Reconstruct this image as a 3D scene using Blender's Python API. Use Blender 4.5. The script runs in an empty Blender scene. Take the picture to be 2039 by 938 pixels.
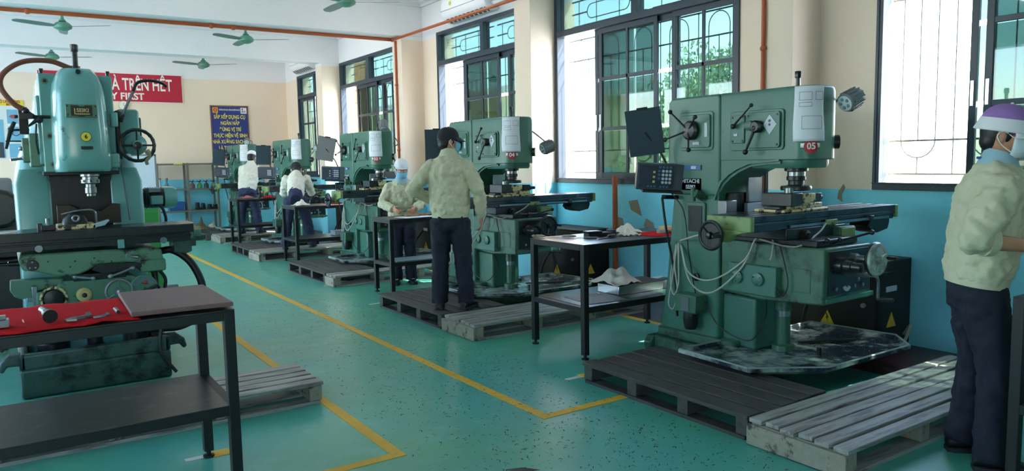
import bpy, bmesh, math, random
from mathutils import Vector, Matrix, Euler
random.seed(7)
SC = bpy.context.scene
COL = SC.collection
PI = math.pi

# ------------------------------------------------------------------ camera
YAW, PIT, ROL, FPX, CAMH = .592259, -.099767, -.018883, 1496.96, 1.5
def camera():
    cy, sy = math.cos(YAW), math.sin(YAW)
    F = Vector((sy*math.cos(PIT), cy*math.cos(PIT), math.sin(PIT)))
    r = Vector((cy, -sy, 0)); u = r.cross(F)
    c, s = math.cos(ROL), math.sin(ROL)
    R_, U_ = r*c + u*s, -r*s + u*c
    cd = bpy.data.cameras.new('camera'); cd.sensor_fit = 'HORIZONTAL'; cd.sensor_width = 36
    cd.lens = FPX*36/2039; cd.clip_start = .05; cd.clip_end = 300
    co = bpy.data.objects.new('camera', cd); COL.objects.link(co)
    m = Matrix((R_, U_, -F)).transposed().to_4x4(); m.translation = (0, 0, CAMH)
    co.matrix_world = m
    SC.camera = co
camera()

# ------------------------------------------------------------------ sky, sun, exposure
SUN_EL, SUN_AZ = math.radians(52), math.radians(-42)      # azimuth measured from +X (the window side) towards -Y
w = bpy.data.worlds.new('sky'); SC.world = w; w.use_nodes = True
nt = w.node_tree; nt.nodes.clear()
sk = nt.nodes.new('ShaderNodeTexSky'); sk.sky_type = 'NISHITA'; sk.sun_disc = False
sk.sun_elevation = SUN_EL; sk.sun_rotation = PI/2 - SUN_AZ; sk.dust_density = 1.2; sk.air_density = 1.0; sk.ozone_density = 1.0
bg = nt.nodes.new('ShaderNodeBackground'); bg.inputs[1].default_value = .50
ow = nt.nodes.new('ShaderNodeOutputWorld')
nt.links.new(sk.outputs[0], bg.inputs[0]); nt.links.new(bg.outputs[0], ow.inputs[0])
sl = bpy.data.lights.new('sun', 'SUN'); sl.energy = 6.5; sl.angle = math.radians(.6); sl.color = (1, .95, .86)
so = bpy.data.objects.new('sun', sl); COL.objects.link(so)
sd = Vector((math.cos(SUN_EL)*math.cos(SUN_AZ), math.cos(SUN_EL)*math.sin(SUN_AZ), math.sin(SUN_EL)))
so.rotation_euler = sd.to_track_quat('Z', 'Y').to_euler(); so.location = (20, -15, 25)
vs = SC.view_settings
vs.view_transform = 'Standard'; vs.look = 'None'; vs.exposure = 2.1; vs.gamma = 1; vs.use_curve_mapping = False

# ------------------------------------------------------------------ materials
def srgb(r, g, b):
    f = lambda c: (c/255/12.92) if c <= 10.3 else ((c/255+.055)/1.055)**2.4
    return (f(r), f(g), f(b))
MATS = {}
def mat(name, col, rough=.5, metal=0., var=.12, vscale=6., col2=None, patch=None, bump=0., bscale=40., spec=.5, stretch=None, sheen=0., coat=0.):
    """principled with noise tint, optional worn patches (patch=(threshold, scale, softness))"""
    m = bpy.data.materials.new(name); m.use_nodes = True; MATS[name] = m
    t = m.node_tree; n = t.nodes; L = t.links.new
    p = n['Principled BSDF']
    p.inputs['Roughness'].default_value = rough; p.inputs['Metallic'].default_value = metal
    p.inputs['Specular IOR Level'].default_value = spec
    if coat: p.inputs['Coat Weight'].default_value = coat; p.inputs['Coat Roughness'].default_value = .15
    if sheen: p.inputs['Sheen Weight'].default_value = sheen
    tc = n.new('ShaderNodeTexCoord'); src = tc.outputs['Object']
    if stretch:
        mp = n.new('ShaderNodeMapping'); mp.inputs['Scale'].default_value = stretch; L(src, mp.inputs[0]); src = mp.outputs[0]
    nz = n.new('ShaderNodeTexNoise'); nz.inputs['Scale'].default_value = vscale; nz.inputs['Detail'].default_value = 5; L(src, nz.inputs['Vector'])
    mx = n.new('ShaderNodeMix'); mx.data_type = 'RGBA'
    c = Vector(col)
    mx.inputs[6].default_value = (*[max(0, k*(1-var)) for k in c], 1); mx.inputs[7].default_value = (*[min(1, k*(1+var)) for k in c], 1)
    L(nz.outputs[0], mx.inputs[0]); out = mx.outputs[2]
    if col2 is not None:
        th, sc, so_ = patch or (.6, 3., .05)
        n2 = n.new('ShaderNodeTexNoise'); n2.inputs['Scale'].default_value = sc; n2.inputs['Detail'].default_value = 8; n2.inputs['Roughness'].default_value = .65; L(src, n2.inputs['Vector'])
        mr = n.new('ShaderNodeMapRange'); mr.inputs[1].default_value = th - so_; mr.inputs[2].default_value = th + so_; L(n2.outputs[0], mr.inputs[0])
        m2 = n.new('ShaderNodeMix'); m2.data_type = 'RGBA'; L(mr.outputs[0], m2.inputs[0]); L(out, m2.inputs[6]); m2.inputs[7].default_value = (*col2, 1); out = m2.outputs[2]
    L(out, p.inputs['Base Color'])
    if bump:
        n3 = n.new('ShaderNodeTexNoise'); n3.inputs['Scale'].default_value = bscale; n3.inputs['Detail'].default_value = 4; L(src, n3.inputs['Vector'])
        b = n.new('ShaderNodeBump'); b.inputs['Strength'].default_value = bump; b.inputs['Distance'].default_value = .01; L(n3.outputs[0], b.inputs['Height']); L(b.outputs[0], p.inputs['Normal'])
    return m
def glass(name, col, refl=.06):
    m = bpy.data.materials.new(name); m.use_nodes = True; MATS[name] = m
    t = m.node_tree; t.nodes.clear(); n = t.nodes; L = t.links.new
    tr = n.new('ShaderNodeBsdfTransparent'); tr.inputs[0].default_value = (*col, 1)
    gl = n.new('ShaderNodeBsdfGlossy'); gl.inputs['Roughness'].default_value = .02
    lw = n.new('ShaderNodeLayerWeight'); lw.inputs[0].default_value = .25
    ma = n.new('ShaderNodeMath'); ma.operation = 'MULTIPLY_ADD'; ma.inputs[1].default_value = .35; ma.inputs[2].default_value = refl; L(lw.outputs['Fresnel'], ma.inputs[0])
    mx = n.new('ShaderNodeMixShader'); L(ma.outputs[0], mx.inputs[0]); L(tr.outputs[0], mx.inputs[1]); L(gl.outputs[0], mx.inputs[2])
    o = n.new('ShaderNodeOutputMaterial'); L(mx.outputs[0], o.inputs[0])
    return m
def paint_wall(name, low, mid, high, z1, z2):
    """wall paint in bands of height: wainscot, cream, white"""
    m = mat(name, mid, .75, var=.04, vscale=2.5, bump=.08, bscale=60)
    t = m.node_tree; n = t.nodes; L = t.links.new; p = n['Principled BSDF']
    base = p.inputs['Base Color'].links[0].from_socket
    g = n.new('ShaderNodeNewGeometry'); sx = n.new('ShaderNodeSeparateXYZ'); L(g.outputs['Position'], sx.inputs[0])
    nz = n.new('ShaderNodeTexNoise'); nz.inputs['Scale'].default_value = 5; L(g.outputs['Position'], nz.inputs['Vector'])
    zz = n.new('ShaderNodeMath'); zz.operation = 'MULTIPLY_ADD'; L(nz.outputs[0], zz.inputs[0]); zz.inputs[1].default_value = .012; L(sx.outputs[2], zz.inputs[2])
    lo = n.new('ShaderNodeMath'); lo.operation = 'LESS_THAN'; L(zz.outputs[0], lo.inputs[0]); lo.inputs[1].default_value = z1
    hi = n.new('ShaderNodeMath'); hi.operation = 'GREATER_THAN'; L(zz.outputs[0], hi.inputs[0]); hi.inputs[1].default_value = z2
    # scuffed, stained wainscot
    st = n.new('ShaderNodeTexNoise'); st.inputs['Scale'].default_value = 3.2; st.inputs['Detail'].default_value = 7; L(g.outputs['Position'], st.inputs['Vector'])
    bl = n.new('ShaderNodeMix'); bl.data_type = 'RGBA'; bl.inputs[6].default_value = (*[c*.8 for c in low], 1); bl.inputs[7].default_value = (*[min(1, c*1.18) for c in low], 1); L(st.outputs[0], bl.inputs[0])
    a = n.new('ShaderNodeMix'); a.data_type = 'RGBA'; L(lo.outputs[0], a.inputs[0]); L(base, a.inputs[6]); L(bl.outputs[2], a.inputs[7])
    b = n.new('ShaderNodeMix'); b.data_type = 'RGBA'; L(hi.outputs[0], b.inputs[0]); L(a.outputs[2], b.inputs[6]); b.inputs[7].default_value = (*high, 1)
    L(b.outputs[2], p.inputs['Base Color'])
    return m

paint_wall('wall_paint', (.23, .72, .95), (.86, .71, .57), (.84, .83, .83), 1.215, 3.46)
mat('ceiling_white', (.80, .80, .81), .8, var=.03)
mat('cornice_white', (.72, .73, .73), .7, var=.03)
mat('outer_wall', (.80, .76, .62), .8, var=.06)
mat('frame_paint', srgb(44, 58, 72), .42, var=.12, vscale=10)
mat('grille_paint', srgb(120, 128, 120), .5, var=.2)
glass('pane_glass', (.33, .42, .395), .05)
mat('pipe_orange', srgb(176, 84, 40), .5, var=.12)
mat('yellow_tape', srgb(222, 172, 50), .55, var=.12, vscale=14, col2=srgb(150, 128, 70), patch=(.66, 20, .05))
mat('white_tape', srgb(205, 210, 200), .55, var=.1)
mat('mill_green', (.042, .150, .105), .40, var=.10, vscale=4, col2=srgb(45, 62, 54), patch=(.70, 9, .04), coat=.08)
mat('mill_green_dark', srgb(58, 100, 78), .36, var=.18, vscale=5, col2=srgb(22, 30, 26), patch=(.60, 7, .08))
mat('mill_yellowgreen', srgb(118, 142, 84), .45, var=.2, vscale=9, col2=srgb(40, 50, 40), patch=(.62, 14, .05))
mat('seiki_teal', srgb(103, 164, 160), .27, var=.10, vscale=5, col2=srgb(40, 58, 56), patch=(.69, 12, .05), coat=.35, bump=.05, bscale=18)
mat('seiki_green', srgb(84, 128, 104), .38, var=.14, vscale=6, col2=srgb(24, 28, 26), patch=(.60, 10, .04))
mat('seiki_base', srgb(58, 84, 78), .35, var=.25, vscale=6, col2=srgb(16, 20, 20), patch=(.56, 7, .08))
mat('greasy_black', srgb(26, 29, 31), .32, var=.35, vscale=12, col2=srgb(52, 56, 56), patch=(.64, 16, .06))
mat('machined_steel', srgb(140, 146, 150), .28, metal=.9, var=.2, vscale=18)
mat('table_steel', srgb(74, 80, 86), .25, metal=.75, var=.35, vscale=14, col2=srgb(24, 26, 28), patch=(.58, 9, .1))
mat('bright_steel', srgb(205, 208, 208), .22, metal=.95, var=.1)
mat('black_plastic', srgb(20, 22, 25), .35, var=.2)
mat('rubber_black', srgb(16, 16, 18), .5, var=.2)
mat('dark_blue_panel', srgb(36, 58, 72), .5, var=.1)
mat('grey_panel', srgb(120, 124, 126), .55, var=.1)
mat('dro_case', srgb(54, 64, 76), .45, var=.08)
mat('dro_face', srgb(30, 42, 58), .4, var=.06)
mat('key_white', srgb(190, 198, 205), .5, var=.05)
mat('key_blue', srgb(70, 100, 150), .5, var=.05)
mat('key_amber', srgb(200, 180, 120), .5, var=.05)
mat('paper_white', srgb(226, 230, 236), .8, var=.03)
mat('ink_grey', srgb(120, 126, 134), .8)
mat('sticker_red', srgb(178, 34, 46), .5)
mat('sticker_white', srgb(236, 236, 232), .5)
mat('sticker_yellow', srgb(226, 208, 60), .45)
mat('ink_black', srgb(18, 18, 18), .5)
mat('plate_brown', srgb(46, 42, 34), .4, metal=.2)
mat('plate_gold', srgb(206, 190, 130), .4, metal=.3)
mat('plate_blue', srgb(44, 92, 150), .4)
mat('plate_dark', srgb(36, 44, 58), .4)
mat('vise_cream', srgb(206, 192, 140), .5, var=.15, vscale=20, col2=srgb(34, 34, 32), patch=(.52, 22, .03))
mat('chip_gap', srgb(110, 112, 114), .3, metal=.8)
mat('cable_grey', srgb(168, 172, 160), .5, var=.1)
mat('hose_brown', srgb(120, 66, 46), .5, var=.2)
mat('pan_paint', srgb(168, 184, 176), .22, var=.15, vscale=5, col2=srgb(30, 42, 56), patch=(.47, 3.2, .08))
mat('pan_rim', srgb(130, 146, 138), .4, var=.2, vscale=12, col2=srgb(60, 72, 70), patch=(.66, 9, .05))
mat('wood_dark', srgb(72, 70, 66), .62, var=.3, vscale=5, stretch=(1, 9, 9), bump=.25, bscale=30, col2=srgb(44, 43, 42), patch=(.58, 4, .12))
mat('wood_dark_y', srgb(66, 65, 62), .6, var=.3, vscale=5, stretch=(9, 1, 9), bump=.25, bscale=30, col2=srgb(40, 40, 40), patch=(.58, 4, .12))
mat('wood_worn', srgb(158, 158, 150), .42, var=.22, vscale=5, stretch=(1, 9, 9), bump=.25, bscale=30, col2=srgb(92, 84, 84), patch=(.57, 3, .1))
mat('wood_worn_y', srgb(130, 130, 122), .55, var=.25, vscale=5, stretch=(9, 1, 9), bump=.25, bscale=30, col2=srgb(78, 74, 72), patch=(.57, 3, .1))
mat('wood_end', srgb(150, 144, 126), .65, var=.25, vscale=30, col2=srgb(60, 58, 52), patch=(.6, 14, .05))
mat('bench_frame', srgb(13, 14, 15), .5, var=.2)
mat('bench_top', srgb(46, 44, 42), .32, var=.3, vscale=7, col2=srgb(80, 80, 78), patch=(.66, 9, .08))
mat('bench_shelf', srgb(46, 48, 48), .38, var=.25, vscale=5, col2=srgb(92, 96, 96), patch=(.64, 7, .1))
mat('bench_shelf_green', srgb(40, 70, 62), .25, var=.25, vscale=5)
mat('maroon_board', srgb(112, 82, 80), .55, var=.16, vscale=12, bump=.05)
mat('red_felt', srgb(190, 22, 30), .95, var=.16, vscale=60, bump=.5, bscale=260, spec=.1)
mat('rag_white', srgb(214, 208, 192), .9, var=.15, vscale=12, bump=.4, bscale=50)
mat('cabinet_black', srgb(12, 13, 16), .6, var=.15)
mat('cabinet_grey', srgb(120, 140, 150), .5, var=.12)
mat('warn_yellow', srgb(220, 180, 40), .5)
mat('fan_green', srgb(96, 150, 126), .4, var=.08)
mat('fan_blade', srgb(110, 134, 124), .45, var=.08)
mat('ac_white', srgb(236, 238, 238), .35, var=.02)
mat('ac_vent', srgb(60, 64, 66), .5)
mat('sign_red', srgb(186, 30, 60), .5, var=.06)
mat('sign_white', srgb(240, 236, 230), .5)
mat('sign_blue', srgb(40, 52, 128), .5, var=.06)
mat('sign_yellow', srgb(240, 222, 70), .5)
mat('sign_orange', srgb(236, 160, 40), .5)
mat('poster_pale', srgb(210, 222, 222), .6, var=.06)
mat('poster_blue', srgb(110, 170, 200), .6, var=.2)
mat('shelf_metal', srgb(112, 108, 94), .5, var=.15)
mat('board_white', srgb(196, 214, 226), .35, var=.05)
mat('shirt_cream', srgb(196, 195, 164), .85, var=.07, vscale=5, bump=.7, bscale=11)
mat('shirt_white', srgb(214, 212, 198), .85, var=.07, vscale=5, bump=.7, bscale=11)
mat('shirt_collar', srgb(150, 184, 196), .85, var=.06)
mat('trouser_navy', srgb(21, 25, 42), .85, var=.15, vscale=5, bump=.7, bscale=10)
mat('jeans_blue', srgb(36, 46, 74), .85, var=.2, vscale=6, bump=.3, bscale=16)
mat('skin', srgb(196, 140, 112), .5, var=.05)
mat('hair_black', srgb(20, 17, 16), .5, var=.2)
mat('cap_black', srgb(26, 27, 34), .8, var=.12)
mat('cap_white', srgb(222, 222, 226), .85, var=.05)
mat('cap_purple', srgb(150, 112, 176), .85, var=.06)
mat('mask_blue', srgb(120, 182, 208), .8, var=.05)
mat('mask_white', srgb(206, 220, 226), .8, var=.05)
mat('strap_blue', srgb(36, 74, 150), .6)
mat('shoe_black', srgb(20, 21, 25), .55, var=.2)
mat('sole_dark', srgb(38, 38, 42), .7)
mat('leaf_green', srgb(150, 176, 134), .7, var=.35, vscale=3)
mat('bark', srgb(92, 76, 60), .9, var=.3)
mat('concrete', srgb(206, 206, 202), .85, var=.1, vscale=.6)
mat('facade', srgb(244, 228, 180), .85, var=.05, vscale=.5)
mat('facade_trim', srgb(232, 228, 214), .85)
mat('facade_glass', srgb(120, 150, 160), .15)
mat('warm_screen', srgb(214, 150, 84), .8, var=.2, vscale=4)
mat('alert_green', srgb(60, 150, 70), .45, var=.1)
def emit(name, col, k):
    m = bpy.data.materials.new(name); m.use_nodes = True; MATS[name] = m; p = m.node_tree.nodes['Principled BSDF']
    p.inputs['Emission Color'].default_value = (*col, 1); p.inputs['Emission Strength'].default_value = k
emit('added_tube_glow', (1, .89, .74), 3.7)  # glow of the added ceiling tubes
mat('dark_void', srgb(16, 17, 18), .7)

# floor: green epoxy, worn and patched
def floor_mat():
    m = bpy.data.materials.new('floor_epoxy'); m.use_nodes = True; MATS['floor_epoxy'] = m
    t = m.node_tree; n = t.nodes; L = t.links.new; p = n['Principled BSDF']
    g = n.new('ShaderNodeNewGeometry'); pos = g.outputs['Position']
    def noise(sc, det=6, ro=.6):
        k = n.new('ShaderNodeTexNoise'); k.inputs['Scale'].default_value = sc; k.inputs['Detail'].default_value = det; k.inputs['Roughness'].default_value = ro; L(pos, k.inputs['Vector']); return k.outputs[0]
    def ramp(src, a, b):
        k = n.new('ShaderNodeMapRange'); k.inputs[1].default_value = a; k.inputs[2].default_value = b; L(src, k.inputs[0]); return k.outputs[0]
    def mix(f, a, b):
        k = n.new('ShaderNodeMix'); k.data_type = 'RGBA'
        for i, v in ((0, f), (6, a), (7, b)):
            if isinstance(v, tuple): k.inputs[i].default_value = (*v, 1)
            else: L(v, k.inputs[i])
        return k.outputs[2]
    c = mix(ramp(noise(.9, 3), .35, .68), (.066, .375, .325), (.080, .40, .240))
    c = mix(ramp(noise(3.5, 8, .7), .52, .78), c, (.15, .47, .41))
    c = mix(ramp(noise(11, 8, .75), .66, .80), c, (.27, .50, .44))
    c = mix(ramp(noise(1.7, 8, .7), .66, .72), c, (.11, .27, .20))
    L(c, p.inputs['Base Color'])
    L(ramp(noise(4, 6), .2, .9), p.inputs['Roughness'])
    r = n.new('ShaderNodeMapRange'); r.inputs[3].default_value = .24; r.inputs[4].default_value = .46; L(noise(4, 6), r.inputs[0]); L(r.outputs[0], p.inputs['Roughness'])
    b = n.new('ShaderNodeBump'); b.inputs['Strength'].default_value = .05; b.inputs['Distance'].default_value = .02; L(noise(7, 4), b.inputs['Height']); L(b.outputs[0], p.inputs['Normal'])
floor_mat()
mat('floor_maroon', srgb(82, 48, 50), .4, var=.2, vscale=4, col2=srgb(50, 36, 40), patch=(.6, 3, .1))

# ------------------------------------------------------------------ mesh helpers
class MB:
    def __init__(s): s.bm = bmesh.new()
    def hull(s, vs, fs):
        v = [s.bm.verts.new(p) for p in vs]
        for f in fs:
            try: s.bm.faces.new([v[i] for i in f])
            except ValueError: pass
        return s
    def box(s, x0, x1, y0, y1, z0, z1, M=None):
        vs = [Vector((x, y, z)) for z in (z0, z1) for y in (y0, y1) for x in (x0, x1)]
        if M is not None: vs = [M @ v for v in vs]
        return s.hull(vs, [(0, 2, 3, 1), (4, 5, 7, 6), (0, 1, 5, 4), (2, 6, 7, 3), (0, 4, 6, 2), (1, 3, 7, 5)])
    def obox(s, c, size, rot=(0, 0, 0)):
        M = Matrix.Translation(c) @ Euler(rot).to_matrix().to_4x4(); a, b, d = [k/2 for k in size]
        return s.box(-a, a, -b, b, -d, d, M)
    def loft(s, rings, cap=True, closed=True):
        R = [[s.bm.verts.new(p) for p in r] for r in rings]; n = len(R[0])
        for a, b in zip(R, R[1:]):
            for i in range(n if closed else n-1):
                j = (i+1) % n; s.bm.faces.new((a[i], a[j], b[j], b[i]))
        if cap and closed:
            s.bm.faces.new(R[0][::-1]); s.bm.faces.new(R[-1])
        return s
    def tube(s, pts, r, n=8, cap=True, flat=None):
        P = [Vector(p) for p in pts]; rr = r if isinstance(r, (list, tuple)) else [r]*len(P)
        rings = []; up = None
        for i, p in enumerate(P):
            d = (P[min(i+1, len(P)-1)] - P[max(i-1, 0)]).normalized()
            if up is None:
                up = Vector((0, 0, 1)) if abs(d.z) < .9 else Vector((1, 0, 0))
            a = d.cross(up).normalized(); up = a.cross(d).normalized()
            k = rr[i]; ka, kb = (k if isinstance(k, (list, tuple)) else (k, k))
            rings.append([p + a*math.cos(2*PI*j/n)*ka + up*math.sin(2*PI*j/n)*kb for j in range(n)])
        return s.loft(rings, cap)
    def cyl(s, p0, p1, r0, r1=None, n=16): return s.tube([p0, p1], [r0, r0 if r1 is None else r1], n)
    def lathe(s, prof, p0=(0, 0, 0), ax=(0, 0, 1), n=24):
        p0 = Vector(p0); ax = Vector(ax).normalized(); u = Vector((0, 0, 1)) if abs(ax.z) < .9 else Vector((1, 0, 0))
        a = ax.cross(u).normalized(); b = a.cross(ax)
        return s.loft([[p0 + ax*h + (a*math.cos(2*PI*j/n) + b*math.sin(2*PI*j/n))*max(r, 1e-4) for j in range(n)] for r, h in prof])
    def sph(s, c, r, n=10, sc=(1, 1, 1), M=None):
        c = Vector(c); rings = []
        for i in range(n+1):
            th = PI*i/n; rings.append([Vector((math.sin(th)*math.cos(2*PI*j/(2*n))*sc[0], math.sin(th)*math.sin(2*PI*j/(2*n))*sc[1], -math.cos(th)*sc[2]))*r for j in range(2*n)])
        rings[0] = [v + Vector((math.cos(k), math.sin(k), 0))*1e-5 for k, v in enumerate(rings[0])]
        rings[-1] = [v + Vector((math.cos(k), math.sin(k), 0))*1e-5 for k, v in enumerate(rings[-1])]
        if M is not None: rings = [[M @ v for v in q] for q in rings]
        return s.loft([[c + v for v in q] for q in rings])
    def prism(s, poly, ax, a, b):
        def mk(u, v, k): return {'x': (k, u, v), 'y': (u, k, v), 'z': (u, v, k)}[ax]
        return s.loft([[mk(u, v, a) for u, v in poly], [mk(u, v, b) for u, v in poly]])
    def torus(s, c, ax, R, r, n=32, m=8, wav=0, nw=0):
        c = Vector(c); ax = Vector(ax).normalized(); u = Vector((0, 0, 1)) if abs(ax.z) < .9 else Vector((1, 0, 0))
        a = ax.cross(u).normalized(); b = a.cross(ax); rings = []
        for i in range(n):
            t = 2*PI*i/n; d = a*math.cos(t) + b*math.sin(t); k = r*(1 + wav*math.cos(nw*t))
            rings.append([c + d*(R + k*math.cos(2*PI*j/m)) + ax*k*math.sin(2*PI*j/m) for j in range(m)])
        rings.append(rings[0]); V_ = [[s.bm.verts.new(p) for p in q] for q in rings[:-1]]; V_.append(V_[0])
        for p, q in zip(V_, V_[1:]):
            for i in range(m): j = (i+1) % m; s.bm.faces.new((p[i], p[j], q[j], q[i]))
        return s
    def done(s, name, m, parent=None, bev=0, smooth=35, loc=None, rot=None, seg=2):
        bm = s.bm; bmesh.ops.recalc_face_normals(bm, faces=bm.faces)
        me = bpy.data.meshes.new(name); bm.to_mesh(me); bm.free()
        me.materials.append(MATS[m] if isinstance(m, str) else m)
        if smooth:
            me.shade_smooth(); me.set_sharp_from_angle(angle=math.radians(smooth))
        o = bpy.data.objects.new(name, me); COL.objects.link(o)
        if parent: o.parent = parent
        if loc: o.location = loc
        if rot: o.rotation_euler = rot
        if bev:
            b = o.modifiers.new('bevel', 'BEVEL'); b.width = bev; b.segments = seg; b.limit_method = 'ANGLE'; b.angle_limit = math.radians(40); b.harden_normals = False
        return o
def tag(o, label=None, cat=None, group=None, kind=None):
    for k, v in (('label', label), ('category', cat), ('group', group), ('kind', kind)):
        if v: o[k] = v
    return o
def thing(name, label, cat, loc=(0, 0, 0), rz=0, group=None):
    o = bpy.data.objects.new(name, None); COL.objects.link(o); o.empty_display_size = .1
    o.location = loc; o.rotation_euler = (0, 0, rz)
    return tag(o, label, cat, group)
def struct(o): o['kind'] = 'structure'; return o
def copy_tree(o, parent=None):
    c = o.copy(); COL.objects.link(c); c.parent = parent
    for ch in o.children: copy_tree(ch, c)
    return c
FACE_Y = (PI/2, 0, 0)          # lettering that faces -Y
FACE_X = (PI/2, 0, -PI/2)      # lettering that faces -X
def text(name, s, size, loc, rot, m, parent=None, sx=1., bold=0., ext=.0006, align='CENTER'):
    cu = bpy.data.curves.new(name, 'FONT'); cu.body = s; cu.size = size; cu.align_x = align; cu.align_y = 'CENTER'; cu.offset = bold; cu.extrude = ext; cu.resolution_u = 3
    o = bpy.data.objects.new(name, cu); COL.objects.link(o)
    me = bpy.data.meshes.new_from_object(o.evaluated_get(bpy.context.evaluated_depsgraph_get()))
    COL.objects.unlink(o); bpy.data.objects.remove(o)
    for v in me.vertices: v.co.x *= sx
    me.materials.clear(); me.materials.append(MATS[m])
    o = bpy.data.objects.new(name, me); COL.objects.link(o)
    if parent: o.parent = parent
    o.location = loc; o.rotation_euler = rot
    return o
def arc(c, r, a0, a1, n, plane='yz', k=0.):
    out = []
    for i in range(n+1):
        t = math.radians(a0 + (a1-a0)*i/n); u, v = c[0] + r*math.cos(t), c[1] + r*math.sin(t)
        out.append({'yz': (k, u, v), 'xz': (u, k, v), 'xy': (u, v, k)}[plane])
    return out
def bez(pts, n=8):
    """smooth path through points (Catmull-Rom)"""
    P = [Vector(p) for p in pts]; P = [P[0]*2 - P[1]] + P + [P[-1]*2 - P[-2]]; out = []
    for i in range(1, len(P)-2):
        a, b, c, d = P[i-1:i+3]
        for k in range(n):
            t = k/n; out.append(.5*((2*b) + (c-a)*t + (2*a-5*b+4*c-d)*t*t + (3*b-a-3*c+d)*t**3))
    out.append(P[-2]); return out
# ================================================================== THE ROOM
XL, XR, YF, YB, ZC = -4.6, 5.8, -2.6, 18.25, 4.12
PIERS = [(-.05+.29, .58), (3.90, 4.24), (7.58, 7.92), (11.12, 11.46), (14.77, 15.11)]
ZS, ZT = 1.21, 3.51                                   # window sill and head
WINS = [(.64, 3.40), (4.74, 7.57), (7.94, 10.62), (11.90, 14.74), (15.16, 17.38)]

fl = struct(MB().box(XL, XR, YF, YB, -.08, 0).done('floor', 'floor_epoxy', smooth=0))
def patch(name, m, pts, z=.003, parent=fl):
    return MB().prism(pts, 'z', .0002, z).done(name, m, parent, smooth=0)
def line(x0, x1, y0, y1, m='yellow_tape', name='floor_line'): return patch(name, m, [(x0, y0), (x1, y0), (x1, y1), (x0, y1)])
patch('floor_strip', 'floor_maroon', [(4.86, .3), (XR, .3), (XR, 17.9), (4.86, 17.9)], .0012)
line(2.50, 2.565, 3.42, 15.6); line(2.566, 3.30, 3.42, 3.485)
line(1.555, 1.62, 3.415, 15.0); line(-1.2, 1.554, 3.415, 3.48)
line(4.79, 4.855, 3.8, 6.0); line(4.79, 4.855, 7.2, 9.2); line(4.79, 4.855, 10.6, 12.6); line(3.3, 4.9, .9, .96); line(4.79, 4.855, .96, 2.4)
for x, y in ((3.22, 3.96), (3.26, 7.40), (3.31, 8.90), (.80, 4.03), (3.20, 1.90)):
    line(x, x+.09, y-.045, y+.045, name='corner_mark'); line(x-.13, x, y-.02, y+.02, 'white_tape', 'corner_mark')
patch('floor_chip', 'wood_dark', [(1.93, 2.96), (2.01, 2.93), (2.06, 2.86), (2.0, 2.875), (1.95, 2.90)], .0015)

# right wall with window openings, piers
b = MB(); ys = [YF]
for n_, f_ in WINS: ys += [n_, f_]
ys.append(YB)
for i in range(0, len(ys), 2): b.box(XR, XR+.3, ys[i], ys[i+1], 0, ZC)
for n_, f_ in WINS: b.box(XR, XR+.3, n_, f_, 0, ZS); b.box(XR, XR+.3, n_, f_, ZT, ZC)
wr = struct(b.done('wall_right', 'wall_paint', smooth=0))
for y0, y1 in PIERS: MB().box(5.42, XR+.001, y0, y1, 0, ZT).done('pier', 'wall_paint', wr, bev=.006, smooth=0)
# flaked plaster on the wall near the bench and by the nearest window
def flake(pts, m='dark_void', nm='plaster_flake'):
    return MB().prism(pts, 'x', XR-.004, XR+.002).done(nm, m, wr, smooth=0)
mat('plaster', srgb(150, 140, 120), .9, var=.25, vscale=30)
flake([(3.66, 1.10), (3.71, 1.13), (3.70, 1.19), (3.655, 1.25), (3.64, 1.22), (3.67, 1.16)], 'plaster')
flake([(5.75, .62), (5.92, .66), (6.02, .76), (5.98, .84), (5.88, .80), (5.84, .70)], 'plaster')
flake([(6.05, .86), (6.22, .92), (6.26, 1.02), (6.12, 1.04), (6.08, .95)], 'plaster')
flake([(6.32, .66), (6.52, .70), (6.50, .84), (6.36, .82)], 'plaster')
# back, left, front walls and ceiling
struct(MB().box(XL-.3, XR+.3, YB, YB+.3, 0, ZC).done('wall_back', 'wall_paint', smooth=0))
struct(MB().box(XL-.3, XR+.3, YF-.3, YF, 0, 1.0).box(XL-.3, XR+.3, YF-.3, YF, ZT, ZC).box(XL-.3, -4.2, YF-.3, YF, 1.0, ZT).box(XL-.3, XR+.3, YF-.3, YF, 2.3, ZT).box(-.7, XR+.3, YF-.3, YF, 1.0, ZT).done('wall_front', 'wall_paint', smooth=0))  # unseen window opening added here to light the teal machine's front
b = MB(); LW = [(4.4, 7.4), (8.0, 11.0), (11.6, 14.6), (15.2, 17.9)]  # unseen openings added in the left wall to let in more daylight
ys = [YF] + [k for p in LW for k in p] + [YB]
for i in range(0, len(ys), 2): b.box(XL-.3, XL, ys[i], ys[i+1], 0, ZC)
for n_, f_ in LW: b.box(XL-.3, XL, n_, f_, 0, ZS if n_ < 5 else .12); b.box(XL-.3, XL, n_, f_, ZT, ZC)
struct(b.done('wall_left', 'wall_paint', smooth=0))
ce = struct(MB().box(XL-.3, XR+.3, YF-.3, YB+.3, ZC, ZC+.2).done('ceiling', 'ceiling_white', smooth=0))
for i, (y0, y1) in enumerate(PIERS): struct(MB().box(XL+.001, XR-.001, y0, y1, ZT, ZC+.01).done('trim_%d' % (i+1), 'ceiling_white', bev=.006, smooth=0))
edges = [YF] + [k for p in PIERS for k in p] + [YB]
prof = [(0, 0), (.035, .0), (.045, .035), (.10, .055), (.115, .095), (.16, .105), (.16, .14), (0, .14)]
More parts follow.
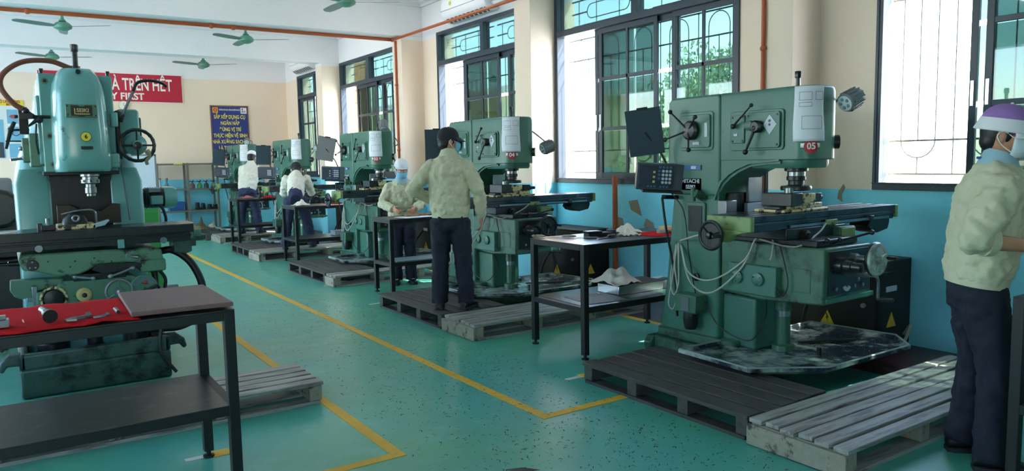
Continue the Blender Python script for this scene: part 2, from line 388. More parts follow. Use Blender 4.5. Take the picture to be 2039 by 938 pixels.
for i in range(0, len(edges), 2):
    y0, y1 = edges[i], edges[i+1]
    MB().prism([(XR-u, ZC-.14+v) for u, v in prof], 'y', y0, y1).done('cornice', 'cornice_white', ce)
    MB().prism([(y1-u, ZC-.14+v) for u, v in prof], 'x', XL, XR).done('cornice', 'cornice_white', ce)
    MB().prism([(y0+u, ZC-.14+v) for u, v in prof], 'x', XL, XR).done('cornice', 'cornice_white', ce)

# windows
def window(i, N, F, sashes):
    w = bpy.data.objects.new('window_%d' % i, None); COL.objects.link(w); w.location = (XR, (N+F)/2, ZS); struct(w)
    c = (N+F)/2; n, f = N-c, F-c; H = ZT-ZS; t = .055; zt = 1.78
    b = MB()
    b.box(-.02, .10, f-t, f, 0, H); b.box(-.02, .10, n, n+t, 0, H)
    b.box(-.021, .101, n, f, 0, t); b.box(-.021, .101, n, f, H-t, H); b.box(-.021, .101, n, f, zt, zt+.075)
    b.box(-.018, .098, -.045, .045, zt, H)
    b.box(-.028, -.018, n, f, .048, .06); b.box(-.026, -.015, f-.03, f-.022, .05, zt)
    b.done('frame', 'frame_paint', w, bev=.004, smooth=0)
    for a, d in ((n+t, -.045), (.045, f-t)):
        MB().box(.042, .048, a, d, zt+.075, H-t).done('transom_pane', 'pane_glass', w, smooth=0)
    z0, z1 = t, zt
    for s0, s1, xo in sashes:
        a, d = s0-c, s1-c; b = MB(); st = .052; r = .042
        b.box(xo, xo+.03, a, a+st, z0, z1); b.box(xo, xo+.03, d-st, d, z0, z1)
        b.box(xo+.001, xo+.029, a, d, z0, z0+.07); b.box(xo+.001, xo+.029, a, d, z1-.06, z1)
        m = (a+d)/2; wide = s1-s0 > 1.2
        if not wide: b.box(xo+.003, xo+.027, m-.016, m+.016, z0, z1)
        zr = [z0+.07]
        for k in (1, 2):
            zz = z0 + (z1-z0)*k/3
            if not wide: b.box(xo+.003, xo+.027, a, d, zz-r/2, zz+r/2)
            zr += [zz]
        zr.append(z1-.06)
        sh = b.done('sash', 'frame_paint', w, bev=.003, smooth=0)
        MB().box(xo-.008, xo+.001, d-.036, d-.014, .62, .80).done('latch', 'bright_steel', sh)
        for k in range(3):
            for p0, p1 in ((a+st, m-.016), (m+.016, d-st)):
                MB().box(xo+.013, xo+.017, p0, p1, zr[k]+(r/2 if k else 0), zr[k+1]-(r/2 if k < 2 else 0)).done('pane', 'pane_glass', sh, smooth=0)
    # security grille outside the glass
    g = MB(); X = .23; q = .0075; p = .135
    for z in (.12, .385, 1.50, 1.75): g.box(X-q, X+q, n, f, z-q, z+q)
    y = f-.09; k = 0
    while y - 2*p > n+.04:
        yc = y-p
        g.tube([(X, y, .385), (X, y, 1.60)], q*.8, 6); g.tube([(X, y-2*p, .385), (X, y-2*p, 1.60)], q*.8, 6); g.tube([(X, yc, .385), (X, yc, 1.50)], q*.8, 6)
        g.tube([(X, yc + p*math.cos(s*PI/10), 1.60 + p*math.sin(s*PI/10)) for s in range(11)], q*.8, 6)
        g.tube([(X, yc + p*math.cos(s*PI/10), .385 - p*math.sin(s*PI/10)) for s in range(11)], q*.8, 6)
        g.tube([(X, yc, .12), (X, yc, .385-p)], q*.8, 6); g.tube([(X, yc, 1.6+p), (X, yc, 1.76)], q*.8, 6)
        if y - 3*p > n: g.tube([(X, y-3*p, .12), (X, y-3*p, 1.75)], q*.8, 6)
        y -= 4*p
    g.done('grille', 'grille_paint', w)
    for a, d in ((n+t, -.045), (.045, f-t)):
        g = MB(); L = d-a; zb = zt+.10; zh = H-.07
        for z in (zb+.04, zb+.34): g.box(X-q, X+q, a, d, z-q, z+q)
        c2 = (a+d)/2; R = .085; zc = zb+.19; hl = L*.22
        pts = [(X, c2+hl+R*math.cos(s), zc+R*math.sin(s)) for s in [(-.5+k/10)*PI for k in range(11)]] + [(X, c2-hl-R*math.cos(s), zc-R*math.sin(s)) for s in [(-.5+k/10)*PI for k in range(11)]]
        g.tube(pts+[pts[0]], q*.8, 6)
        for yy in (a+.13, d-.13): g.tube([(X, yy, zb-.03), (X, yy, zh)], q*.8, 6)
        for yy in (c2-hl*.7, c2+hl*.7): g.tube([(X, yy, zb-.03), (X, yy, zh)], q*.8, 6)
        g.box(X-q, X+q, a, c2-hl-R, zc-q, zc+q); g.box(X-q, X+q, c2+hl+R, d, zc-q, zc+q)
        g.done('transom_grille', 'grille_paint', w)
for i, (N, F) in enumerate(WINS):
    if i == 4: S = [(F-.98, F-.055, .02), (F-1.9, F-.98, .06)]
    else: S = [(F-1.73, F-.79, .02), (F-2.0, F-.67, .062), (N+.055, max(N+.7, F-1.94), .02)]
    window(i+1, N, F, S)

# orange conduit along beam, right wall and down the piers
def pipe(pts, r, label, clips=()):
    o = Vector(pts[0]); t = thing('conduit', label, 'pipe', o)
    MB().tube([Vector(p)-o for p in pts], r, 10).done('pipe', 'pipe_orange', t)
    for p in clips: MB().sph(Vector(p)-o, r*1.6, 6).done('coupling', 'pipe_orange', t)
zp = ZT-.03
pipe([(XL+.03, 11.40, zp), (5.36, 11.40, zp)], .026, 'orange painted pipe running under the ceiling beam', [(2.6, 11.4, zp), (2.9, 11.4, zp), (.4, 11.4, zp)])
pipe([(5.395, 11.42, zp), (5.395, -1.5, zp)], .021, 'orange painted pipe running along the piers below the air conditioner', [(5.395, 11.4, zp)])
pipe([(5.40, 11.30, 3.45), (5.40, 11.30, .02)], .018, 'orange pipe running down the pier behind the woman in the white cap', [(5.4, 11.30, 2.75), (5.4, 11.30, 1.7)])
pipe([(5.40, 4.17, 3.45), (5.40, 4.17, .02)], .018, 'orange pipe running down the pier behind machine 05', [(5.4, 4.17, 2.4)])
hp = thing('conduit', 'orange pipe standing on the floor behind machine 04', 'pipe', (5.72, 6.40, 0))
MB().tube([(0, 0, 0), (0, 0, 1.3)], .03, 10).done('pipe', 'pipe_orange', hp); MB().lathe([(.05, 0), (.05, .02), (.032, .03)]).done('foot_flange', 'pipe_orange', hp)

# air conditioners
def aircon(y0, y1, z0, label):
    t = thing('air_conditioner', label, 'air conditioner', (XR, (y0+y1)/2, z0)); h = (y1-y0)/2
    P = [(0, .0), (-.10, -.005), (-.19, .05), (-.225, .12), (-.235, .22), (-.215, .33), (-.17, .37), (0, .37)]
    MB().prism(P, 'y', -h, h).done('body', 'ac_white', t, bev=.012)
    MB().hull([(-.185, -h+.05, .044), (-.105, -h+.05, -.008), (-.105, h-.05, -.008), (-.185, h-.05, .044), (-.175, -h+.05, .055), (-.1, -h+.05, .0), (-.1, h-.05, 0), (-.175, h-.05, .055)], [(0, 1, 2, 3), (4, 7, 6, 5), (0, 4, 5, 1), (3, 2, 6, 7), (0, 3, 7, 4), (1, 5, 6, 2)]).done('outlet', 'ac_vent', t)
    for k in range(10):
        y = -h+.08+(2*h-.16)*k/9; MB().hull([(-.19, y, .044), (-.105, y, -.012), (-.10, y, 0), (-.185, y, .055), (-.19, y+.03, .044), (-.105, y+.03, -.012), (-.10, y+.03, 0), (-.185, y+.03, .055)], [(0, 1, 2, 3), (4, 7, 6, 5), (0, 4, 5, 1), (3, 2, 6, 7), (0, 3, 7, 4), (1, 5, 6, 2)]).done('louvre', 'ac_white', t)
    MB().box(-.238, -.232, -h, h, .16, .163).done('seam', 'ac_vent', t)
    MB().cyl((-.234, h-.28, .24), (-.239, h-.28, .24), .03, n=16).done('badge', 'sticker_yellow', t)
    MB().tube(bez([(-.08, -h, .1), (-.08, -h-.1, .09), (-.06, -h-.35, .13), (-.05, -h-.6, .2)]), .03, 8).done('lagged_pipe', 'ac_white', t)
aircon(8.85, 10.06, 3.55, 'white wall air conditioner mounted beside the orange pipe')
aircon(16.0, 17.2, 3.55, 'white wall air conditioner in the corner above the window by the blue notice')

# ceiling fans
def fan(x, y, label, rz=0):
    t = thing('ceiling_fan', label, 'fan', (x, y, ZC), rz, 'ceiling fans')
    MB().lathe([(.06, 0), (.055, -.03), (.02, -.07)], n=16).done('canopy', 'fan_green', t)
    MB().cyl((0, 0, -.05), (0, 0, -.46), .011, n=8).done('rod', 'bench_frame', t)
    MB().lathe([(.015, -.36), (.025, -.42), (.055, -.455), (.02, -.46)], n=16).done('cup', 'fan_green', t)
    MB().lathe([(.03, -.455), (.09, -.48), (.125, -.52), (.12, -.555), (.06, -.59), (.01, -.60)], n=24).done('motor', 'fan_green', t)
    for k in range(3):
        a = math.radians(-34 + 120*k); c, s = math.cos(a), math.sin(a); b = MB(); R = Matrix.Rotation(a, 3, 'Z')
        rings = []
        for u, wd in ((.11, .03), (.2, .055), (.35, .065), (.55, .06), (.66, .05), (.70, .015)):
            rings.append([R @ Vector((u, sg*wd, -.535+sg*wd*.22+tz)) for sg, tz in ((-1, 0), (1, 0), (1, .004), (-1, .004))])
        b.loft(rings).done('blade', 'fan_blade', t)
fan(.89, 13.1, 'green ceiling fan between the beams, further from the windows'); fan(3.53, 13.1, 'green ceiling fan between the beams, nearer the windows', .08)
fan(.92, 16.7, 'green ceiling fan in front of the red banner wall, above the clock', .15); fan(3.61, 16.7, 'green ceiling fan hanging near the right end of the red banner', -.05)
fan(3.86, 9.5, 'green ceiling fan in front of the beam with the orange pipe', .1)

# unseen tube lights added between the beams to brighten the room
def added_tube_light(x, y, label):
    t = thing('added_tube_light', label, 'lamp', (x, y, ZC), 0, 'added ceiling tube lights')
    MB().box(-.64, .64, -.07, .07, -.06, 0).done('housing', 'ac_white', t, bev=.008)
    for k in (-1, 1): MB().cyl((-.60, k*.04, -.085), (.60, k*.04, -.085), .016, n=10).done('tube', 'added_tube_glow', t)
    for k in (-1, 1): MB().box(k*.61-.02, k*.61+.02, -.065, .065, -.11, -.05).done('socket', 'ac_white', t)
for y, nm in ((16.7, 'bay before the red banner'), (13.1, 'bay before the second beam'), (9.5, 'bay with the beam pipe'), (5.9, 'bay above the teal machine')):
    for x, pos in ((-2.4, 'far from the windows'), (2.2, 'mid room'), (4.7, 'close to the windows')):
        if y < 6 and x > 0: continue
        added_tube_light(x, y, 'added white twin tube light out of view on the ceiling, %s, %s' % (nm, pos))
# notices on the back wall
yb = YB-.012
t = thing('banner', 'red wall banner with white safety slogan lettering', 'banner', (2.09, YB-.002, 3.21))
MB().box(-1.36, 1.36, -.03, 0, -.30, .30).done('panel', 'sign_red', t)
b = MB()
for x0, x1, z0, z1 in ((-1.37, 1.37, .295, .305), (-1.37, 1.37, -.305, -.295), (-1.37, -1.36, -.305, .305), (1.36, 1.37, -.305, .305)): b.box(x0, x1, -.033, 0, z0, z1)
b.done('edging', 'sign_white', t)
text('lettering', 'AN TOÀN LÀ TRÊN HẾT', .36, (0, -.032, .06), FACE_Y, 'sign_white', t, sx=.585, bold=.0055)
text('lettering', 'SAFETY FIRST', .20, (0.0, -.032, -.19), FACE_Y, 'sign_white', t, sx=.98, bold=.005)
t = thing('notice_board', 'blue notice board with yellow Vietnamese lettering and brown frame', 'sign', (4.45, YB-.002, 2.29))
MB().box(-.41, .41, -.02, 0, -.57, .57).done('panel', 'sign_blue', t)
b = MB()
for x0, x1, z0, z1 in ((-.425, .425, .565, .59), (-.425, .425, -.59, -.565), (-.425, -.405, -.59, .59), (.405, .425, -.59, .59)): b.box(x0, x1, -.03, 0, z0, z1)
mat('frame_brown', srgb(130, 96, 60), .5); b.done('frame', 'frame_brown', t)
for k, s in enumerate(['SẮP XẾP DỤNG CỤ', 'NGĂN NẮP', 'ĐÚNG VỊ TRÍ', 'THỰC HIỆN VỆ SINH', 'NHÀ XƯỞNG SẠCH SẼ', 'LÀ THỰC HIỆN']):
    text('lettering', s, .118, (0, -.022, .325-.142*k), FACE_Y, 'sign_yellow', t, sx=.68, bold=.0022)
text('lettering', 'TRƯỜNG ĐẠI HỌC CÔNG NGHIỆP HÀ NỘI', .05, (0, -.022, .49), FACE_Y, 'sign_white', t, sx=.48, bold=.001)
text('lettering', 'THỰC HIỆN :', .085, (-.16, -.022, -.52), FACE_Y, 'sign_white', t, sx=.7, bold=.002)
MB().box(-.375, -.255, -.024, -.018, .42, .545).done('emblem', 'sign_orange', t); MB().torus((-.315, -.026, .485), (0, 1, 0), .032, .009, 20, 6).done('emblem_ring', 'sign_red', t)
MB().box(.25, .385, -.024, -.018, .41, .545).done('emblem', 'sign_white', t); text('emblem_lettering', 'JICA', .06, (.317, -.026, .455), FACE_Y, 'sign_blue', t, sx=.8, bold=.002); MB().cyl((.29, -.024, .51), (.29, -.027, .51), .018).done('emblem_dot', 'plate_blue', t)
t = thing('poster', 'safety poster with yellow heading and pictures of protective gear', 'poster', (-.1, YB, 2.3))
MB().box(-.55, .55, -.012, 0, -.58, .47).done('sheet', 'poster_pale', t); MB().box(-.55, .55, -.014, 0, .47, .59).done('heading', 'sticker_yellow', t)
text('lettering', 'BẢO HỘ LAO ĐỘNG', .075, (.24, -.016, .555), FACE_Y, 'sign_red', t, sx=.72, bold=.002); text('lettering', 'MÁY', .06, (.30, -.016, .495), FACE_Y, 'sign_red', t, sx=.72, bold=.002)
for x, z in ((.38, .26), (.38, -.08), (.38, -.42), (-.3, .26), (-.3, -.08)): MB().box(x-.13, x+.13, -.016, -.01, z-.14, z+.14).done('picture', 'poster_blue', t)
mat('pict_dark', srgb(50, 60, 70), .6); mat('pict_red', srgb(150, 80, 80), .6)
MB().sph((.38, -.016, .26), .09, 8, (1, .06, .45)).done('picture_mask', 'pict_red', t); MB().torus((.38, -.018, -.06), (0, 1, 0), .06, .008, 20, 5).done('picture_goggles', 'pict_dark', t)
MB().box(-.06, .18, -.018, -.012, -.56, .2).done('picture_worker', 'poster_blue', t); MB().box(-.04, .16, -.02, -.013, -.56, -.25).done('picture_trousers', 'pict_dark', t); MB().sph((.06, -.018, .28), .07, 8, (1, .1, 1)).done('picture_head', 'plate_blue', t)
t = thing('wall_clock', 'round white wall clock below the red banner', 'clock', (2.26, YB, 2.83))
MB().lathe([(.10, 0), (.10, .035), (.092, .04), (.088, .03)], (0, 0, 0), (0, -1, 0), 24).done('case', 'key_amber', t); MB().cyl((0, -.03, 0), (0, -.034, 0), .088, n=24).done('dial', 'sign_white', t)
MB().box(-.003, .003, -.037, -.034, 0, .06).done('hand', 'ink_black', t); MB().obox((.02, -.036, -.012), (.05, .003, .005), (0, .5, 0)).done('hand', 'ink_black', t)

# outside: ground, neighbouring building, trees
gr = tag(MB().box(-40, 70, -40, 90, -.5, -.4).done('ground', 'concrete', smooth=0), kind='structure')
def building(x0, x1, y0, y1, h, label, nf, nw, side=-1):
    t = thing('building', label, 'building', ((x0+x1)/2, (y0+y1)/2, -.4)); a, c = (x1-x0)/2, (y1-y0)/2
    MB().box(-a, a, -c, c, 0, h).done('wall', 'facade', t, smooth=0); MB().box(-a-.3, a+.3, -c-.3, c+.3, h, h+.25).done('roof', 'facade_trim', t, smooth=0)
    for f in range(nf):
        z = 1.1 + f*3.2; MB().box(-a-.06, -a, -c, c, z+2.2, z+2.4).done('band', 'facade_trim', t, smooth=0)
        for k in range(nw):
            y = -c + (k+.5)*2*c/nw
            wf = MB().box(-a-.05, -a+.05, y-.75, y+.75, z, z+1.7).done('window', 'facade_trim', t, smooth=0)
            for s in (-1, 1): MB().box(-a-.07, -a, y+s*.36-.31, y+s*.36+.31, z+.1, z+1.6).done('pane', 'facade_glass', wf, smooth=0)
building(17, 25, 25, 60, 4.6, 'low pale yellow building across the yard seen through the windows', 1, 9)
def tree(x, y, h, r, seed, label):
    rnd = random.Random(seed); t = thing('tree', label, 'tree', (x, y, -.4))
    MB().tube([(0, 0, 0), (.05, 0, h*.4), (0, .1, h*.75)], [.16, .12, .05], 8).done('trunk', 'bark', t)
    b = MB(); vs = []; fs = []
    for _ in range(6000):
        th, ph = rnd.uniform(0, 2*PI), math.acos(rnd.uniform(-1, 1)); k = r*rnd.uniform(.35, 1)**.5*(.8+.3*math.sin(3*th)*math.sin(2*ph))
        c = Vector((k*math.sin(ph)*math.cos(th), k*math.sin(ph)*math.sin(th), h*.72 + k*.85*math.cos(ph)))
        R = Euler((rnd.uniform(0, 6), rnd.uniform(0, 6), rnd.uniform(0, 6))).to_matrix(); s = rnd.uniform(.05, .10); i = len(vs)
        vs += [c + R @ Vector(q) for q in ((-s, 0, 0), (0, -s*.5, 0), (s, 0, 0), (0, s*.5, 0))]; fs.append((i, i+1, i+2, i+3))
    o = b.hull(vs, fs).done('foliage', 'leaf_green', t, smooth=0); o['kind'] = 'stuff'
tree(14.5, 12.2, 4.6, 1.7, 1, 'leafy green tree in the yard beyond the window behind machine 05')
tree(16.5, 15.5, 4.0, 1.6, 2, 'leafy tree in the yard beside the pale yellow building')
t = thing('awning_screen', 'orange canvas screen standing outside the window by the blue notice', 'screen', (7.3, 18.6, -.4))
MB().box(-.02, .02, -1.7, 1.4, .2, 4.3).done('canvas', 'warm_screen', t, smooth=0)
for y in (-1.7, -.1, 1.4): MB().cyl((0, y, 0), (0, y, 4.4), .03, n=8).done('post', 'bark', t)
# ================================================================== PALLETS
def pallet(x0, x1, y0, y1, run, n, m, label, h=.14, fascia=None, bearers=4, end='wood_end'):
    t = thing('pallet', label, 'pallet', ((x0+x1)/2, (y0+y1)/2, 0)); a, c = (x1-x0)/2, (y1-y0)/2; th = .024; rnd = random.Random(int(abs(x0*91+y0*57)))
    W, Lh = (c, a) if run == 'x' else (a, c); g = .018; pw = (2*W - g*(n-1))/n
    for k in range(n):
        p0 = -W + k*(pw+g); d = rnd.uniform(-.012, .012); z = h-th+rnd.uniform(-.003, .003)
        b = MB()
        if run == 'x': b.box(-Lh+d, Lh+d*.5, p0, p0+pw, z, z+th)
        else: b.box(p0, p0+pw, -Lh+d, Lh+d*.5, z, z+th)
        b.done('plank', m, t, bev=.004, smooth=0)
    for k in range(bearers):
        q = -Lh + .045 + (2*Lh-.09)*k/(bearers-1); b = MB()
        if run == 'x': b.box(q-.04, q+.04, -W+.01, W-.01, .022, h-th-.002)
        else: b.box(-W+.01, W-.01, q-.04, q+.04, .022, h-th-.002)
        b.done('bearer', end, t, bev=.004, smooth=0)
    for k in range(3):
        q = (-W+.05, 0, W-.05)[k]; b = MB()
        if run == 'x': b.box(-Lh+.02, Lh-.02, q-.045, q+.045, 0, .02)
        else: b.box(q-.045, q+.045, -Lh+.02, Lh-.02, 0, .02)
        b.done('bottom_board', m, t, smooth=0)
    if fascia: MB().box(-Lh-.022, -Lh-.001, -W, W, .005, h-th-.004).done('end_board', fascia, t, bev=.003, smooth=0)
    return t
PITCH = 3.35
pallet(3.15, 3.86, 2.50, 3.86, 'y', 5, 'wood_dark_y', 'dark oily pallet beside the column of milling machine 05', end='wood_dark')
pallet(3.14, 5.20, 1.92, 2.48, 'x', 6, 'wood_worn', 'pale worn pallet in front of milling machine 05', fascia='wood_end')
pallet(3.16, 3.86, 5.86, 7.22, 'y', 5, 'wood_dark_y', 'dark pallet beside machine 04 under the standing man', end='wood_dark')
pallet(3.17, 5.10, 5.28, 5.83, 'x', 6, 'wood_worn', 'worn pallet in front of milling machine 04', fascia='wood_end')
pallet(3.24, 3.92, 9.02, 10.52, 'y', 5, 'wood_dark_y', 'dark pallet beside the column of milling machine 03', end='wood_dark')
pallet(3.25, 5.05, 8.70, 8.99, 'x', 3, 'wood_worn', 'narrow worn pallet behind the woman in the white cap', fascia='wood_end')
pallet(3.22, 3.92, 12.42, 13.64, 'y', 5, 'wood_dark_y', 'dark pallet beside the machine where the man in the black cap leans', end='wood_dark')
pallet(3.22, 4.95, 11.80, 12.38, 'x', 6, 'wood_worn', 'worn pallet under the man in the black cap', fascia='wood_end')
pallet(3.30, 4.00, 15.95, 17.20, 'y', 5, 'wood_dark_y', 'dark pallet at the furthest machine, close to the metal shelf', end='wood_dark')
pallet(3.40, 4.95, 15.10, 15.85, 'x', 6, 'wood_worn', 'worn pallet under the furthest man', fascia='wood_end')
pallet(-.75, 1.575, 4.50, 5.02, 'x', 5, 'wood_worn', 'worn pallet on the floor behind the bench with the red mat', bearers=5)
pallet(-1.9, -.06, 7.35, 8.2, 'x', 6, 'wood_worn', 'grey pallet beside the teal milling machine, further from the windows', end='wood_dark')

# ================================================================== WORK BENCHES
def bench(x0, x1, y0, y1, h, sz, label, shelf='bench_shelf_green', top='bench_top', board=None):
    t = thing('workbench', label, 'workbench', ((x0+x1)/2, (y0+y1)/2, 0)); a, c = (x1-x0)/2, (y1-y0)/2; w = .046
    for sx in (-1, 1):
        for sy in (-1, 1):
            X, Y = sx*(a-w/2), sy*(c-w/2)
            lg = MB().box(X-w/2, X+w/2, Y-w/2, Y+w/2, .035, h-.005).done('leg', 'bench_frame', t, bev=.003, smooth=0)
            MB().lathe([(.028, 0), (.028, .012), (.012, .016), (.012, .04)], (X, Y, 0), n=12).done('levelling_foot', 'rubber_black', lg)
    for z, nm in ((h-.048, 'top_rail'), (sz-.046, 'shelf_rail')):
        for sy in (-1, 1): MB().box(-a+w, a-w, sy*(c-w/2)-w/2, sy*(c-w/2)+w/2, z, z+.042).done(nm, 'bench_frame', t, bev=.002, smooth=0)
        for sx in (-1, 1): MB().box(sx*(a-w/2)-w/2, sx*(a-w/2)+w/2, -c+w, c-w, z, z+.042).done(nm, 'bench_frame', t, bev=.002, smooth=0)
    MB().box(-a, a, -c, c, h-.006, h).done('top', top, t, bev=.002, smooth=0)
    MB().box(-a+w, a-w, -c+.004, c-.004, sz-.004, sz).done('shelf', shelf, t, smooth=0)
    return t
BH = .87
bench(-.95, .805, 3.40, 4.04, BH, .44, 'black steel workbench with red felt mat and maroon board', 'bench_shelf')
bench(3.50, 4.80, 4.26, 4.94, BH, .40, 'dark steel workbench with rags and files beside machine 05')
bench(3.52, 4.75, 7.66, 8.14, BH, .38, 'dark steel workbench at which the woman in the white cap works')
bench(3.56, 4.70, 11.06, 11.70, BH, .38, 'dark steel workbench behind the bending man in the black cap', 'bench_shelf')
bench(3.56, 4.60, 14.40, 14.98, BH, .38, 'dark steel workbench beside the furthest man', 'bench_shelf')
bench(3.60, 4.90, .78, 1.46, BH, .40, 'dark steel workbench beside the man in the purple cap')

# things on the bench with the red mat
tag(MB().prism([(.40, 3.43), (.803, 3.405), (.805, 4.02), (.42, 4.035)], 'z', BH+.012, BH+.032).done('board', 'maroon_board', bev=.004, smooth=0), 'maroon board lying on the end of the bench', 'board')
b = MB(); nx, ny = 60, 12; rnd = random.Random(3)
vs = []; fs = []
for i in range(nx+1):
    for j in range(ny+1):
        x = -.93 + 1.36*i/nx; y = 3.41 + .62*j/ny; e = (.012*math.sin(i*.7) if j in (0, ny) else 0)
        k = max(0, 1-abs(i-54)/3.)*.012 if j < 2 else 0
        vs.append((x, y+e, BH+.0075+.0012*math.sin(i*.9)*math.cos(j*.8)+.0015*math.sin(i*.31)+k))
for i in range(nx):
    for j in range(ny): q = i*(ny+1)+j; fs.append((q, q+ny+1, q+ny+2, q+1))
o = MB().hull(vs, fs).done('felt_mat', 'red_felt', smooth=60); sm = o.modifiers.new('thick', 'SOLIDIFY'); sm.thickness = .003
tag(o, 'red felt mat spread on the bench under the tools', 'mat')
Z0 = BH+.0115
def at(x, y, rz, name, label, cat='tool'): return thing(name, label, cat, (x, y, Z0), rz)
t = at(.112, 3.57, .12, 'spanner_socket', 'dark flared steel tool holder on the red mat')
MB().lathe([(.027, 0), (.021, .05), (.022, .06), (.014, .06), (.012, .03)], (0, -.05, .027), (0, 1, .05)).done('flared_cup', 'greasy_black', t); MB().cyl((0, .0, .03), (0, .045, .03), .010).done('neck', 'machined_steel', t); MB().cyl((0, .04, .03), (0, .13, .03), .014).done('shank', 'machined_steel', t)
def hook(x, y, s, rz, label):
    t = at(x, y, rz, 'hook_spanner', label)
    pts = [(.03*s, .10*s), (.05*s, .095*s), (.045*s, .01*s), (.02*s, -.01*s), (-.03*s, -.015*s), (-.06*s, -.035*s), (-.055*s, -.05*s), (-.02*s, -.05*s), (.0, -.045*s), (.0, -.056*s), (-.04*s, -.066*s), (-.085*s, -.05*s), (-.09*s, -.03*s), (-.05*s, .005*s), (.0, .015*s), (.015*s, .03*s)]
    MB().prism(pts, 'z', .0, .012*s).done('blade', 'machined_steel', t, bev=.0015, smooth=0)
hook(.235, 3.55, .80, .1, 'larger steel hook spanner on the red mat'); hook(.312, 3.54, .50, .1, 'smaller steel hook spanner on the red mat')
t = at(.364, 3.60, .03, 'pin', 'short steel pin on the red mat beside the maroon board'); MB().cyl((0, -.045, .008), (0, .045, .008), .008).done('shaft', 'machined_steel', t); MB().cyl((0, -.05, .008), (0, -.044, .008), .0065).done('tip', 'greasy_black', t)
t = at(.028, 3.61, .05, 'scriber', 'small red handled scriber on the red mat'); MB().tube([(0, -.04, .005), (0, 0, .006), (0, .035, .005)], [.002, .005, .003]).done('handle', 'sticker_red', t); MB().cyl((0, .03, .005), (0, .06, .005), .002, .0008, 6).done('point', 'bright_steel', t)
t = at(-.05, 3.56, 0, 'steel_block', 'small steel clamp block at the edge of the red mat'); MB().box(-.03, .03, -.03, .03, 0, .03).done('block', 'machined_steel', t, bev=.002); MB().box(-.005, .02, -.02, .02, .03, .045).done('step', 'machined_steel', t, bev=.002)

# things on the bench beside machine 05
def rag(x, y, z, r, h, seed, label, m='rag_white', sx=1., sy=1.):
    rnd = random.Random(seed); n = 26; vs = []; fs = []; ph = [rnd.uniform(0, 6) for _ in range(6)]
    for i in range(n+1):
        for j in range(n+1):
            u, v = 2*i/n-1, 2*j/n-1; d = math.hypot(u, v); e = r*(1+.18*math.sin(3*math.atan2(v, u)+ph[0]))
            zz = h*max(0, 1-d*.85)**1.2*(.75+.35*math.sin(6*u+ph[1])*math.cos(5*v+ph[2])) + .006*(1+math.sin(9*u+ph[3])*math.sin(8*v+ph[4]))
            vs.append((u*e*sx, v*e*sy, max(.001, zz)))
    for i in range(n):
        for j in range(n): q = i*(n+1)+j; fs.append((q, q+n+1, q+n+2, q+1))
    o = MB().hull(vs, fs).done('rag', m, smooth=70); s = o.modifiers.new('thick', 'SOLIDIFY'); s.thickness = .004; s.offset = 1
    o.location = (x, y, z); return tag(o, label, 'rag')
def wrench(x, y, z, rz, L, label, handle='machined_steel', name='file'):
    t = thing(name, label, 'tool', (x, y, z), rz)
    MB().prism([(-L*.5, -.008), (L*.15, -.01), (L*.15, .01), (-L*.5, .004)], 'z', .004, .009).done('blade', 'machined_steel', t); MB().lathe([(.005, 0), (.011, .02), (.013, .06), (.011, .1), (.004, .115)], (L*.14, 0, .0135), (1, 0, 0), 12).done('handle', handle, t)
rag(4.36, 4.74, BH+.003, .10, .09, 5, 'crumpled cream rag on the bench top beside machine 05')
rag(4.20, 4.55, BH+.001, .07, .06, 6, 'small bunched white rag on the bench top beside the red cloth')
wrench(3.62, 4.84, BH+.001, 2.2, .26, 'file with pale handle near the corner of the bench beside machine 05', 'wood_end')
wrench(3.80, 4.66, BH+.001, 2.3, .28, 'file with pale handle beside the black tool case', 'wood_worn')
wrench(3.92, 4.50, BH+.001, .3, .24, 'thin dark file lying in front of the black tool case', 'greasy_black')
t = thing('tool_case', 'black tool case on the bench beside the files', 'case', (3.98, 4.64, BH+.001), -.15)
MB().box(-.13, .13, -.04, .04, 0, .035).done('body', 'black_plastic', t, bev=.006); MB().box(-.135, .0, -.045, .045, .035, .05).done('lid', 'black_plastic', t, bev=.005); MB().box(.09, .132, -.045, .045, .0, .052).done('end_cap', 'black_plastic', t, bev=.004)
tag(MB().prism([(4.28, 4.30), (4.78, 4.30), (4.79, 4.62), (4.45, 4.64), (4.26, 4.50)], 'z', BH+.001, BH+.006).done('cloth', 'red_felt', smooth=0), 'red cloth spread on the bench beside machine 05', 'cloth')
for k, (x, y, sx_, sy_, h_, m_) in enumerate(((4.50, 4.44, .10, .06, .03, 'wood_worn'), (4.62, 4.52, .12, .07, .045, 'key_amber'), (4.70, 4.40, .08, .05, .025, 'wood_end'), (4.58, 4.38, .07, .05, .035, 'maroon_board'))):
    tag(MB().box(-sx_/2, sx_/2, -sy_/2, sy_/2, 0, h_).done('gauge_box', m_, bev=.003, loc=(x, y, BH+.007), rot=(0, 0, .2*k-.3)), ['worn grey wooden box on the red cloth', 'cream box, largest on the red cloth', 'small pale wooden box at the rim of the red cloth', 'small maroon box on the red cloth'][k], 'box')
t = thing('metal_tray', 'shiny metal tray on the lower shelf of the bench beside machine 05', 'tray', (4.28, 4.60, .401)); MB().box(-.25, .25, -.13, .13, 0, .075).done('body', 'bright_steel', t, bev=.004); MB().box(-.255, .255, -.135, .135, .07, .078).done('lid', 'wood_dark', t, bev=.003)
rag(4.15, 4.62, .48, .16, .16, 8, 'white rag heaped on the metal tray of the lower shelf')
tag(MB().prism([(3.62, 4.34), (3.98, 4.30), (4.02, 4.64), (3.66, 4.72)], 'z', .401, .404).done('paper_sheet', 'grey_panel', smooth=0), 'grey plastic sheet on the lower shelf beside machine 05', 'sheet')
tag(MB().prism([(4.56, 4.44), (4.77, 4.42), (4.78, 4.74), (4.56, 4.76)], 'z', .401, .452).done('box_file', 'poster_pale', smooth=0), 'pale box on the lower shelf beside the shiny tray', 'box')
